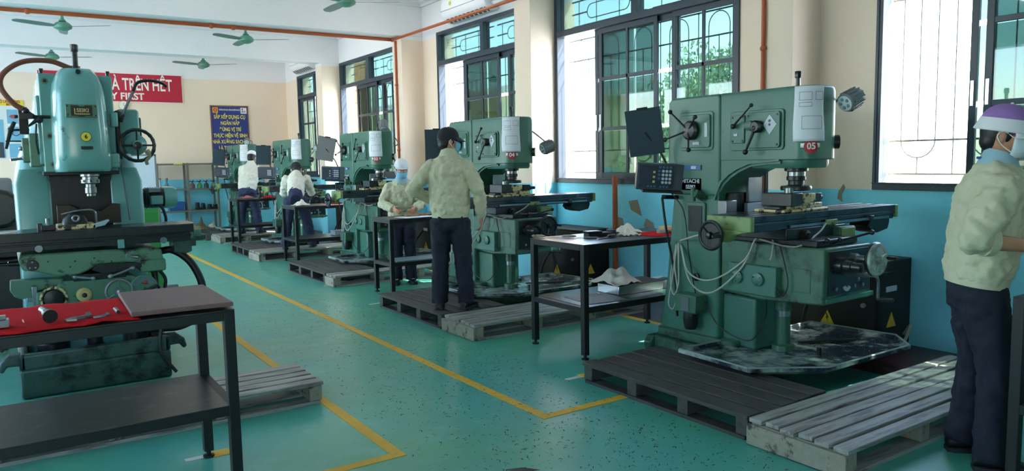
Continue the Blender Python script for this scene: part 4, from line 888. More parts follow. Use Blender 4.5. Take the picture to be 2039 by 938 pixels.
# electric cabinets by the wall behind each mill
for k, oy in enumerate((M5, 6.46, 9.77, 13.13)):
    t = thing('electric_cabinet', ['black electric cabinet behind the machine with the pale handwheel', 'black electric cabinet behind the bench with rags', 'black electric cabinet behind the woman in the white cap', 'black electric cabinet behind the machine of the man in the black cap'][k], 'cabinet', (5.53, oy+(.37 if k == 0 else .50), 0))
    MB().box(-.20, .22, -.42, .42, .03, .70).done('body', 'cabinet_black', t, bev=.008); MB().box(-.18, .2, -.4, .4, 0, .03).done('plinth', 'dark_void', t)
    d = MB().box(-.215, -.20, -.39, .39, .07, .67).done('door', 'cabinet_black', t, bev=.004); MB().cyl((-.215, -.30, .36), (-.235, -.30, .36), .018, n=14).done('lock', 'grey_panel', d)
    MB().prism([(-.06, .17), (.06, .17), (0, .28)], 'x', -.219, -.214).done('warning_triangle', 'warn_yellow', d, smooth=0); MB().prism([(.006, .255), (-.012, .22), (0, .22), (-.008, .19), (.014, .226), (.002, .226), (.014, .255)], 'x', -.221, -.216).done('warning_bolt', 'ink_black', d, smooth=0)
    MB().box(-.219, -.214, -.06, .06, .45, .49).done('label_plate', 'key_white', d, smooth=0)
    MB().box(-.2, .0, -.430, -.421, .10, .62).done('side_panel', 'cabinet_black', t, bev=.003); MB().prism([(-.13, .20), (-.01, .20), (-.07, .31)], 'y', -.436, -.429).done('warning_triangle', 'warn_yellow', t, smooth=0); MB().box(-.15, -.01, -.436, -.429, .47, .51).done('label_plate', 'key_white', t, smooth=0)
    MB().tube(bez([(.1, -.44, .12), (.08, -.50, .2), (.04, -.48, .08), (.0, -.47, .03)]), .012, 8).done('conduit_hose', 'cable_grey', t)
    MB().tube(bez([(-.21, .1, .45), (-.32, .12, .3), (-.40, .1, .12), (-.45, .05, .05)]), .014, 8).done('coolant_pipe', 'rubber_black', t)
t = thing('coolant_tank', 'pale grey coolant tank behind the elevating screw of machine 05', 'tank', (5.05, 4.08, 0))
MB().box(-.15, .15, -.12, .2, 0, .44).done('tank', 'cabinet_grey', t, bev=.01); MB().box(-.16, .16, -.13, .21, .44, .46).done('lid', 'grey_panel', t, bev=.004); MB().tube(bez([(0, -.1, .47), (-.05, -.14, .62), (-.2, -.12, .5)]), .014, 8).done('hose', 'rubber_black', t)
# ================================================================== TEAL VERTICAL MILL (number 6)
T = thing('milling_machine', 'large teal vertical milling machine numbered 6 with big black handwheel', 'milling machine', (.46, 5.95, 0))
TE, GR, BA, BK = 'seiki_teal', 'seiki_green', 'seiki_base', 'greasy_black'
# base tray with lifting lugs
b = MB().box(-.46, .45, -.20, 1.4, 0, .20)
for a in ((-.46, .45, -.20, -.15), (-.46, .45, 1.35, 1.4), (-.46, -.41, -.2, 1.4), (.40, .45, -.2, 1.4)): b.box(a[0], a[1], a[2], a[3], .19, .30)
b.done('base', BA, T, bev=.02, seg=3)
for sx in (-1, 1):
    X = -.46 if sx < 0 else .45
    for y in (-.12, .55): MB().prism([(X-sx*.02, .30), (X+sx*.05, .30), (X+sx*.10, .26), (X+sx*.115, .20), (X+sx*.09, .185), (X+sx*.065, .225), (X-sx*.02, .22)], 'y', y-.05, y+.05).done('lifting_lug', BA, T, bev=.012)
# column: broad lower body narrowing into shoulders
def ring(z, xa, xb, ya, yb, r): return [(x, y, z) for x, y in rrect(xa, xb, ya, yb, r, 5)]
MB().loft([ring(.18, -.40, .40, .30, 1.25, .08), ring(.9, -.40, .40, .34, 1.2, .10), ring(1.40, -.40, .415, .36, 1.15, .12), ring(1.55, -.375, .385, .38, 1.1, .12), ring(1.75, -.30, .30, .40, 1.05, .11), ring(2.0, -.235, .235, .35, 1.0, .08), ring(2.12, -.22, .22, .30, .95, .06)]).done('column', TE, T, smooth=60)
for s in (-1, 1): MB().loft([ring(.5, s*.29-.11, s*.29+.11, .24, .5, .03), ring(1.40, s*.29-.11, s*.29+.11, .24, .5, .03), ring(1.50, s*.28-.09, s*.28+.09, .27, .5, .03)]).done('column_cheek', TE, T, smooth=50)
MB().box(-.20, .20, .25, .36, .5, 1.46).done('recess', BK, T, bev=.01)
MB().prism([(-.17, 1.11), (.22, 1.11), (.22, 1.245), (.17, 1.25), (.135, 1.225), (.10, 1.20), (-.0, 1.20), (-.05, 1.225), (-.09, 1.25), (-.17, 1.25)], 'y', .06, .09).done('chip_guard', 'plate_brown', T, bev=.004)
# head
MB().prism(rrect(-.222, .215, 1.475, 2.135, .012, 3), 'y', .0, .30).done('head_block', TE, T, bev=.008)
MB().box(-.235, .22, -.02, .26, 1.455, 1.48).done('head_sole', BK, T, bev=.004)
def D(z, hw, dep, cx=.0, n=16):
    o = []
    for k in range(n+1):
        a = PI + PI*k/n; cc, ss = math.cos(a), math.sin(a); p = .62
        o.append((cx+hw*math.copysign(abs(cc)**p, cc), .02 + dep*math.copysign(abs(ss)**p, ss), z))
    return o
MB().loft([D(1.478, .165, .215), D(1.50, .172, .228), D(1.60, .175, .232), D(1.98, .160, .222), D(2.06, .150, .21), D(2.11, .132, .19), D(2.145, .112, .165), D(2.165, .09, .13), D(2.172, .05, .07)]).done('motor_cover', TE, T, smooth=60)
MB().box(-.245, -.20, .02, .22, 1.53, 1.99).done('side_rib', TE, T, bev=.01); MB().box(.185, .225, -.10, .10, 1.78, 1.88).done('side_rib', TE, T, bev=.01); MB().box(.14, .225, -.08, .08, 1.50, 1.60).done('side_rib', TE, T, bev=.015)
for p in ((-.185, 0, 2.085), (-.18, 0, 1.72), (-.17, 0, 1.53), (.19, 0, 1.53)):
    q = MB().lathe([(.022, 0), (.022, .006), (.014, .007), (.013, .003)], p, (0, -1, 0), 16).done('bolt_ring', GR, T); MB().cyl(p, Vector(p)-Vector((0, .006, 0)), .012, n=6).done('bolt_head', BK, q)
for p in ((-.20, .05, 2.135), (.195, .05, 2.135)): MB().lathe([(.012, 0), (.012, .02), (.014, .022), (.014, .035)], p, n=8).done('top_bolt', BK, T)
MB().cyl((0, -.155, 2.135), (0, -.18, 2.138), .015, n=12).done('oil_plug', BK, T)
MB().cyl((.0, .0, 2.16), (.0, .0, 2.19), .03, n=12).cyl((0, 0, 2.19), (0, 0, 2.31), .018, n=12).lathe([(.022, 2.285), (.025, 2.29), (.025, 2.33), (.02, 2.335)], n=10).done('draw_bar', BK, T)
# name plate, number, slot
yb_ = -.216
np_ = MB().box(-.092, .092, yb_-.006, yb_+.04, 1.835, 1.92).done('name_plate', GR, T, bev=.004)
MB().prism([(-.062, 1.843), (-.022, 1.843), (-.012, 1.838), (.012, 1.838), (.022, 1.843), (.062, 1.843), (.062, 1.912), (.022, 1.912), (.012, 1.905), (-.012, 1.905), (-.022, 1.912), (-.062, 1.912)], 'y', yb_-.009, yb_-.004).done('badge', 'plate_brown', np_, smooth=0)
text('lettering', 'SEIKI', .034, (.006, yb_-.010, 1.879), FACE_Y, 'plate_gold', np_, sx=1.0, bold=.0008)
MB().box(-.043, -.037, yb_-.0115, yb_-.008, 1.853, 1.893).box(-.043, .046, yb_-.0115, yb_-.008, 1.853, 1.859).done('emblem_stroke', 'plate_gold', np_, smooth=0)
bolts(np_, [(x, yb_-.004, z) for x in (-.08, .08) for z in (1.848, 1.907)], (0, -1, 0), .005, .004)
MB().lathe([(.032, 0), (.032, .004)], (.015, -.212, 1.708), (0, -1, 0), 24).done('sticker_rim', 'ink_black', T); st = MB().lathe([(.029, 0), (.029, .0052)], (.015, -.212, 1.708), (0, -1, 0), 24).done('number_sticker', 'sticker_yellow', T)
text('number', '6', .036, (.015, -.2185, 1.708), FACE_Y, 'ink_black', st, bold=.001)
MB().prism(rrect(-.02, .052, 1.625, 1.645, .006), 'y', -.222, -.20).done('slot_plate', BK, T, bev=.002)
# spindle
MB().lathe([(.06, 1.46), (.06, 1.445), (.05, 1.44), (.05, 1.425), (.058, 1.423), (.058, 1.40), (.04, 1.395), (.03, 1.39), (.03, 1.37), (.036, 1.368), (.036, 1.33), (.028, 1.325), (.028, 1.31)], (.035, -.03, 0), n=28).done('spindle', 'machined_steel', T)
for k in range(8): MB().box(-.006, .006, -.0615, -.055, 1.405, 1.42, Matrix.Translation((.035, -.03, 0)) @ Matrix.Rotation(k*PI/4, 4, 'Z')).done('spindle_slot', BK, T)
# right: feed box, big handwheel, vertical rod, spring
MB().prism(rrect(.24, .385, 1.60, 1.915, .025), 'y', .10, .40).done('feed_box', TE, T, bev=.012); MB().box(.38, .40, .12, .36, 1.72, 1.86).done('feed_box_cover', BK, T, bev=.01)
MB().lathe([(.075, 0), (.075, .05), (.05, .07), (.03, .10), (.03, .14)], (.345, .10, 1.66), (0, -1, 0), 20).done('feed_boss', TE, T)
handwheel(T, (.345, -.02, 1.655), (0, -1, 0), .122, 4, BK, .0125, handle=False, up=0, wav=.10, nw=18)
MB().tube(bez([(.40, -.03, 1.62), (.42, -.03, 1.58), (.395, -.04, 1.545), (.40, -.03, 1.52)]), [.02, .02, .02, .02, .02, .016, .012, .012, .012, .012, .012, .012, .012, .012, .012, .012, .012, .012, .012, .012, .012, .012, .012, .012, .012], 6).done('hanging_rag', 'plaster', T)
MB().box(.222, .25, .0, .05, 1.56, 1.86).done('slide_bar', BK, T, bev=.004)
MB().tube(bez([(.24, .06, 1.56), (.26, .10, 1.35), (.285, .12, 1.12)]), .006, 6).done('spring_hose', 'machined_steel', T)
MB().tube([(.215, -.01, 1.86), (.27, -.02, 1.84)], .03, 10).sph((.235, -.015, 1.865), .035, 6).done('lamp_joint', BK, T)
MB().tube([(.27, -.02, 1.88), (.34, -.03, 2.03)], .009, 8).done('swing_rod', 'machined_steel', T); MB().tube(bez([(.34, -.03, 2.03), (.37, -.03, 2.09), (.44, -.03, 2.11), (.52, -.03, 2.10), (.56, -.03, 2.07)]), .011, 8).done('coolant_spout', BK, T)
# left: coolant hose with valve, gear box, levers
MB().tube(bez([(-.03, .0, 2.175), (-.15, -.01, 2.215), (-.30, -.02, 2.20), (-.41, -.03, 2.12), (-.43, -.03, 2.03), (-.37, -.03, 1.93), (-.32, -.03, 1.895)]), .017, 10).done('coolant_hose', 'hose_brown', T)
MB().sph((-.305, -.03, 1.88), .022, 7).box(-.345, -.27, -.055, -.005, 1.83, 1.865).cyl((-.35, -.03, 1.845), (-.37, -.03, 1.845), .01).tube([(-.305, -.03, 1.88), (-.25, -.03, 1.835)], .014, 8).tube([(-.27, -.03, 1.845), (-.17, -.03, 1.845)], .011, 8).tube([(-.22, -.03, 1.845), (-.30, -.04, 1.78)], [.018, .006], 8).sph((-.235, -.03, 1.825), .024, 7).done('coolant_valve', BK, T)
MB().prism(rrect(-.30, -.235, 1.515, 1.74, .012), 'y', .05, .30).prism(rrect(-.34, -.29, 1.545, 1.71, .01), 'y', .08, .3).done('side_gearbox', GR, T, bev=.008)
MB().box(-.345, -.29, .16, .3, 1.74, 1.92).done('switch_box', 'bench_frame', T, bev=.006)
lever(T, (-.29, .2, 1.77), (-.40, .16, 1.765), .007, 0, name='clamp_shaft'); MB().tube([(-.37, .15, 1.82), (-.395, .15, 1.765), (-.43, .14, 1.64)], [.012, .015, .010], 8).sph((-.395, .15, 1.765), .02, 6).done('clamp_lever', BK, T)
lever(T, (-.34, .15, 1.69), (-.43, .12, 1.69), .004, 0, name='thin_rod'); MB().cyl((-.33, .1, 1.575), (-.41, .08, 1.565), .009).sph((-.33, .1, 1.575), .02, 6).sph((-.345, .1, 1.64), .016, 6).done('lock_handle', 'machined_steel', T)
MB().tube(bez([(-.25, .02, 1.80), (-.26, .0, 1.70), (-.25, .03, 1.6)]), .006, 6).done('oil_line', BK, T)
# motor on the right of the column
MB().cyl((.41, .78, 1.25), (.47, .78, 1.25), .05, n=16).lathe([(.075, .47), (.082, .48), (.082, .62), (.075, .625)], (0, .78, 1.25), (1, 0, 0), 24).done('drive_motor', BK, T)
for k in range(7): MB().lathe([(.087, 0), (.087, .007)], (.485+k*.019, .78, 1.25), (1, 0, 0), 24).done('cooling_fin', BK, T)
MB().lathe([(.09, 0), (.09, .07), (.075, .095), (.03, .10)], (.62, .78, 1.25), (1, 0, 0), 24).done('fan_cover', TE, T); MB().box(.51, .60, .66, .71, 1.20, 1.27).done('terminal_box', TE, T, bev=.006); MB().box(.50, .585, .665, .70, 1.30, 1.33).done('motor_plate', 'machined_steel', T)
MB().tube(bez([(.57, .66, 1.2), (.60, .66, 1.14), (.61, .68, 1.05), (.55, .72, .98)]), .012, 8).done('motor_cable', 'rubber_black', T)
MB().lathe([(.05, 0), (.05, .02), (.03, .025)], (.385, .6, 1.40), (1, 0, 0), 16).done('oil_window', BK, T)
# table, saddle, knee
b = MB().box(-1.35, .62, -.36, .0, 1.045, 1.10); b.box(-1.35, .60, -.345, -.015, .985, 1.05); b.box(-1.35, .60, -.372, -.36, 1.018, 1.03)
tb = b.done('table', BK, T, bev=.004, smooth=0); MB().box(-1.33, .64, -.352, -.008, 1.0995, 1.103).done('table_top', 'table_steel', tb)
MB().lathe([(.022, 0), (.022, .014)], (-.305, -.365, 1.0), (0, -1, 0), 12).done('trip_dog', 'machined_steel', T); MB().lathe([(.022, 0), (.022, .014)], (.42, -.365, 1.0), (0, -1, 0), 12).done('trip_dog', 'machined_steel', T)
MB().prism([(.56, 1.09), (.62, 1.09), (.62, 1.0), (.56, .99)], 'y', -.33, -.05).done('end_bracket', GR, T, bev=.008); MB().lathe([(.05, 0), (.05, .05), (.03, .055), (.03, .1)], (.60, -.18, 1.02), (1, 0, 0), 18).done('end_boss', GR, T); MB().prism([(.50, .98), (.62, .98), (.62, .90), (.58, .885), (.50, .90)], 'y', -.26, -.08).cyl((.62, -.18, .985), (.72, -.18, .985), .022).box(.62, .66, -.21, -.15, .93, 1.03).done('end_gear', BA, T, bev=.006)
MB().box(.14, .18, -.375, -.345, .965, 1.025).done('table_stop', TE, T, bev=.005)
MB().prism([(-.40, .965), (.33, .955), (.41, .94), (.42, .85), (.30, .83), (.22, .865), (.02, .865), (-.04, .83), (-.10, .805), (-.22, .81), (-.33, .85), (-.40, .865), (-.42, .93)], 'y', -.33, .20).done('saddle', GR, T, bev=.012)
MB().box(.27, .43, -.345, .1, .79, .87).done('saddle_end', GR, T, bev=.01)
for X, z, r, m_ in ((-.345, .895, .034, BK), (.225, .905, .04, GR)):
    c = MB().lathe([(r, 0), (r, .014), (r*.9, .018)], (X, -.33, z), (0, -1, 0), 20).done('round_cap', m_, T); bolts(c, [(X+r*.62*math.cos(a), -.348, z+r*.62*math.sin(a)) for a in (1.6, 3.9, 5.5)], (0, -1, 0), .006, .003, 'machined_steel')
MB().cyl((.225, -.35, .905), (.26, -.40, .90), .012).done('cap_lever', 'machined_steel', T)
MB().lathe([(.02, 0), (.02, .07), (.012, .075), (.012, .22)], (-.40, -.2, .90), (-1, 0, 0), 14).done('feed_shaft', BK, T)
for x, z in ((-.26, .91), (-.14, .865), (-.11, .90), (.0, .91), (.1, .88)): MB().lathe([(.006, 0), (.006, .004)], (x, -.331, z), (0, -1, 0), 8).done('screw_head', BK, T)
MB().prism([(.02, .87), (.10, .87), (.28, .855), (.28, .825), (.05, .80), (-.02, .835)], 'y', -.345, -.30).done('gib_plate', BK, T, bev=.004)
lever(T, (.22, -.35, .825), (.08, -.42, .79), .008, .018, 'machined_steel', 'clamp_lever', .018); lever(T, (-.12, -.36, .80), (-.02, -.40, .785), .007, .014, 'machined_steel', 'clamp_lever', .014)
MB().box(-.13, .18, -.34, .2, .765, .81).done('knee_way', BK, T, bev=.006)
MB().prism([(-.34, .52), (.26, .52), (.30, .70), (.22, .775), (-.20, .775), (-.24, .72), (-.34, .72)], 'y', -.34, .35).done('knee', GR, T, bev=.012)
MB().prism([(-.47, .80), (-.18, .795), (-.18, .755), (-.34, .72), (-.36, .68), (-.42, .68), (-.455, .70), (-.475, .74)], 'y', -.30, -.2).done('knee_arm', GR, T, bev=.008)
MB().box(-.36, -.33, -.33, -.25, .62, .76).box(-.39, -.31, -.32, -.27, .66, .69).done('lead_bracket', 'machined_steel', T, bev=.005)
# dials on the knee front
d = MB().lathe([(.078, 0), (.078, .02), (.066, .024), (.058, .004)], (-.245, -.34, .672), (0, -1, 0), 28).done('dial_ring', 'vise_cream', T); MB().lathe([(.06, 0), (.055, .022), (.02, .03)], (-.245, -.34, .672), (0, -1, 0), 24).done('dial_cap', 'black_plastic', d)
k_ = MB().lathe([(.045, 0), (.045, .02), (.03, .03), (.03, .04)], (-.075, -.34, .678), (0, -1, 0), 24).done('dial_knob', 'key_amber', T); MB().lathe([(.016, 0), (.016, .045), (.008, .047)], (-.075, -.34, .678), (0, -1, 0), 12).done('knob_centre', BK, k_)
handwheel(T, (.12, -.44, .688), (0, -1, 0), .088, 3, 'machined_steel', .01, disc=GR, handle=False, up=1.57, name='cross_handwheel'); MB().lathe([(.05, 0), (.05, .04), (.03, .06), (.03, .12)], (.12, -.34, .688), (0, -1, 0), 20).done('cross_dial', 'machined_steel', T)
q = MB().lathe([(.085, 0), (.085, .03), (.07, .045)], (.28, -.34, .69), (0, -1, 0), 28).done('round_housing', GR, T); MB().prism(arc_seg(.078, .04, 20, 160), 'y', -.389, -.384).done('housing_scale', 'machined_steel', q, loc=(.28, 0, .69)); MB().sph((.29, -.388, .725), .014, 6).done('red_button', 'sticker_red', q); MB().tube([(.29, -.395, .67), (.36, -.40, .70)], .011, 8).done('housing_lever', BK, q)
# elevating screw, hoses below
MB().lathe([(.085, .20), (.085, .25), (.06, .26), (.05, .27), (.05, .54)], (.0, .05, 0), n=24).done('elevating_screw', BK, T); MB().lathe([(.10, .20), (.10, .3), (.08, .31), (.08, .4)], (-.25, .1, 0), n=20).done('support_post', BK, T); MB().lathe([(.08, .2), (.08, .34), (.06, .35), (.06, .5)], (.26, .05, 0), n=20).done('support_post', BK, T)
MB().tube(bez([(.43, -.10, .90), (.52, -.12, .90), (.63, -.15, .80), (.69, -.18, .62), (.66, -.15, .42), (.55, -.10, .34), (.42, -.05, .33), (.30, .0, .33)]), .026, 12).done('corrugated_hose', 'rubber_black', T)
for pts in ([(.36, -.2, .79), (.38, -.22, .68), (.42, -.2, .6), (.40, -.2, .4), (.38, -.22, .2), (.47, -.24, .04)], [(.40, -.2, .79), (.44, -.22, .70), (.40, -.22, .55), (.38, -.2, .45)]): MB().tube(bez(pts), .012, 8).done('oil_hose', 'rubber_black', T)
MB().cyl((.40, -.2, .62), (.52, -.2, .62), .045, n=18).done('lube_pump', 'cabinet_grey', T); MB().cyl((.385, -.18, .78), (.385, -.18, .66), .016, n=10).done('pipe_fitting', BK, T)
# vise and clamps on the table
v = MB().box(-.19, .03, -.30, -.06, 1.104, 1.135).done('vise', 'vise_cream', T, bev=.006); MB().loft([ring(1.13, -.16, -.01, -.28, -.1, .03), ring(1.17, -.15, -.02, -.27, -.11, .04), ring(1.215, -.10, -.05, -.23, -.15, .02)]).done('vise_jaw', BK, v, smooth=50); MB().torus((-.085, -.285, 1.175), (0, 1, 0), .018, .006, 16, 6).tube(bez([(-.16, -.2, 1.2), (-.06, -.2, 1.22), (.03, -.2, 1.215), (.04, -.2, 1.14)]), .007, 6).done('vise_handle', 'machined_steel', v)
MB().prism([(.0, 1.104), (.08, 1.12), (.11, 1.15), (.10, 1.16), (.02, 1.135)], 'y', -.30, -.18).done('clamp_plate', 'bright_steel', v, bev=.002)
c = MB().box(-.28, -.20, -.26, -.18, 1.104, 1.135).box(-.30, -.27, -.24, -.20, 1.10, 1.15).done('step_clamp', BK, T, bev=.004); MB().cyl((-.24, -.22, 1.13), (-.24, -.22, 1.18), .012, n=8).done('clamp_stud', 'machined_steel', c)
tag(MB().prism([(-.6, 5.60), (-.02, 5.62), (.06, 5.74), (-.55, 5.86)], 'z', 1.1035, 1.106).done('chart_sheet', 'key_white', smooth=0), 'pale sheet lying on the table of the teal milling machine', 'sheet')
# ================================================================== THINGS BEHIND, LEFT
t = thing('control_box', 'bright green control box behind the teal milling machine', 'box', (1.2, 8.3, 0)); MB().box(-.16, .07, -.1, .15, 0, 1.12).done('body', 'alert_green', t, bev=.01); MB().box(-.15, .06, -.108, -.099, .55, 1.06).done('door', 'alert_green', t, bev=.004); MB().cyl((.03, -.108, .8), (.03, -.125, .8), .015).done('door_knob', 'black_plastic', t)
t = thing('whiteboard', 'pale blue white board on a wheeled stand in front of the metal shelf', 'board', (1.85, 15.6, 0))
MB().box(-.55, .55, -.012, .012, .55, 1.72).done('panel', 'board_white', t)
b = MB()
for a in ((-.57, .57, .53, .56), (-.57, .57, 1.71, 1.74), (-.57, -.54, .53, 1.74), (.54, .57, .53, 1.74)): b.box(a[0], a[1], -.02, .02, a[2], a[3])
b.done('frame', 'grey_panel', t)
for x in (-.5, .5): MB().box(x-.02, x+.02, -.02, .02, .06, .53).box(x-.02, x+.02, -.3, .3, .04, .07).done('leg', 'grey_panel', t)
for x in (-.5, .5):
    for y in (-.28, .28): MB().cyl((x-.015, y, .02), (x+.015, y, .02), .02, n=12).done('castor', 'rubber_black', t)
t = thing('lathe', 'dark lathe with ball lever seen behind the teal milling machine', 'lathe', (-.27, 8.9, 0))
MB().box(-.7, .36, -.2, .35, .12, .62).box(-.7, .30, -.15, .3, 0, .12).done('bed', BK, t, bev=.02)
MB().box(-.6, .10, -.2, .25, .62, .98).done('carriage', 'bench_frame', t, bev=.02); MB().lathe([(.17, 0), (.19, .03), (.19, .12), (.15, .15)], (.22, .05, 1.12), (0, -1, 0), 28).box(.02, .38, .05, .35, .62, 1.22).done('headstock', BK, t, bev=.02); MB().box(.08, .34, -.0, .3, 1.22, 1.42).done('gear_cover', 'grey_panel', t, bev=.03)
lever(t, (.2, .05, 1.42), (.15, .0, 1.52), .01, .025); MB().lathe([(.06, 0), (.06, .05), (.04, .06)], (.12, -.2, .85), (0, -1, 0), 20).done('dial', 'machined_steel', t); MB().box(.1, .2, -.11, -.1, 1.0, 1.06).done('plate', 'key_white', t)
t = thing('milling_table', 'long dark machine table standing beyond the teal milling machine', 'table', (-.85, 7.15, 0)); MB().box(-.7, .58, -.13, .13, .93, 1.01).done('slab', BK, t, bev=.006); MB().box(-.5, .3, -.1, .1, .0, .93).done('pedestal', BK, t, bev=.02); MB().box(-.7, .57, -.12, .12, 1.01, 1.013).done('top_face', 'table_steel', t)
# metal shelf against the back wall
S = thing('metal_shelf', 'brown-grey steel shelf rack against the back wall under the red banner', 'shelf', (3.38, 17.98, 0)); a, dd, hh = .62, .20, 1.575
for x in (-a, 0, a):
    for y in (-dd, dd): MB().box(x-.022, x+.022, y-.02, y+.02, 0, hh).done('upright', 'shelf_metal', S, bev=.003)
for z in (.10, .52, 1.0, hh-.02):
    MB().box(-a, a, -dd, dd, z-.008, z).done('shelf_board', 'shelf_metal', S); MB().box(-a, a, -dd-.018, -dd-.002, z-.025, z+.012).done('lip', 'shelf_metal', S)
MB().box(-.28, -.10, -dd-.022, -dd-.017, hh-.03, hh-.008).done('shelf_label', 'sticker_yellow', S)
sx_, sy_ = 3.38, 17.98
def bottle(x, label, m): 
    t = thing('bottle', label, 'bottle', (sx_+x, sy_-.05, 1.001)); MB().lathe([(.04, 0), (.045, .01), (.045, .10), (.03, .13), (.02, .15), (.03, .19), (.034, .22)], n=14).done('body', m, t); MB().lathe([(.036, .22), (.036, .25), (.02, .255)], n=12).done('cap', 'plaster', t)
bottle(-.56, 'pale bottle at the end of the top shelf beside the white board', 'board_white'); bottle(-.42, 'grey bottle on the top shelf of the metal rack', 'cabinet_grey')
for k, (x, m) in enumerate(((.11, 'maroon_board'), (.26, 'alert_green'), (.40, 'bench_shelf_green'), (.55, 'seiki_green'))):
    t = thing('oil_can', ['orange-brown oil can with black trigger on the metal rack', 'green oil can beside the orange-brown oil can', 'dark green oil can in the middle of the row on the rack', 'grey-green oil can at the end of the row on the rack'][k], 'oil can', (sx_+x-.0, sy_-.08, 1.001)); MB().lathe([(.05, 0), (.05, .09), (.03, .12), (.015, .13)], n=14).done('can', m, t); MB().tube([(-.06, 0, .17), (0, 0, .15), (.02, 0, .19)], .012, 6).cyl((0, 0, .12), (0, 0, .17), .012).tube([(0, 0, .16), (.11, -.02, .16)], [.008, .003], 6).done('spout', 'black_plastic', t)
for k, x in enumerate((.26, .52)):
    t = thing('machine_vise', ['black machine vise with round screw on the middle shelf', 'flat black machine vise at the end of the middle shelf'][k], 'vise', (sx_+x, sy_-.02, .521)); MB().box(-.10, .10, -.1, .1, 0, .06).box(-.09, -.03, -.1, .1, .06, .17-.05*k).box(.03, .08, -.1, .1, .06, .15-.05*k).done('body', BK, t, bev=.01); MB().cyl((.06, -.11, .09), (.06, .1, .09), .03).done('screw', BK, t)
t = thing('parts_bin', 'blue plastic bin on the middle shelf of the rack', 'bin', (sx_-.25, sy_, .521)); MB().loft([[(-.14, -.12, 0), (.14, -.12, 0), (.14, .12, 0), (-.14, .12, 0)], [(-.17, -.15, .2), (.17, -.15, .2), (.17, .15, .2), (-.17, .15, .2)], [(-.155, -.135, .2), (.155, -.135, .2), (.155, .135, .2), (-.155, .135, .2)], [(-.13, -.11, .02), (.13, -.11, .02), (.13, .11, .02), (-.13, .11, .02)]]).done('tub', 'plate_blue', t); MB().box(-.12, .12, -.10, .10, .02, .14).done('contents', 'dark_blue_panel', t)
mat('rag_olive', srgb(120, 112, 76), .9, var=.4, vscale=9)
for k, (x, r, h, m) in enumerate(((-.34, .11, .20, 'rag_olive'), (-.03, .13, .24, 'plaster'), (.25, .12, .26, 'rag_olive'), (.49, .09, .18, 'rag_white'))): rag(sx_+x, sy_-.02, .102, r, h, 20+k, ['small olive rag heap under the blue bin', 'brown rag heap in the middle of the bottom shelf', 'large olive rag heap on the bottom shelf', 'pale rag heap at the end of the bottom shelf'][k], m)
t = thing('waste_tray', 'dark tray on the floor before the metal rack', 'tray', (3.45, 17.4, 0)); MB().box(-.3, .3, -.15, .15, 0, .12).done('tub', BK, t, bev=.01); rag(3.45, 17.4, .122, .26, .12, 31, 'olive rags heaped in the dark tray before the rack', 'rag_olive', 1, .5)
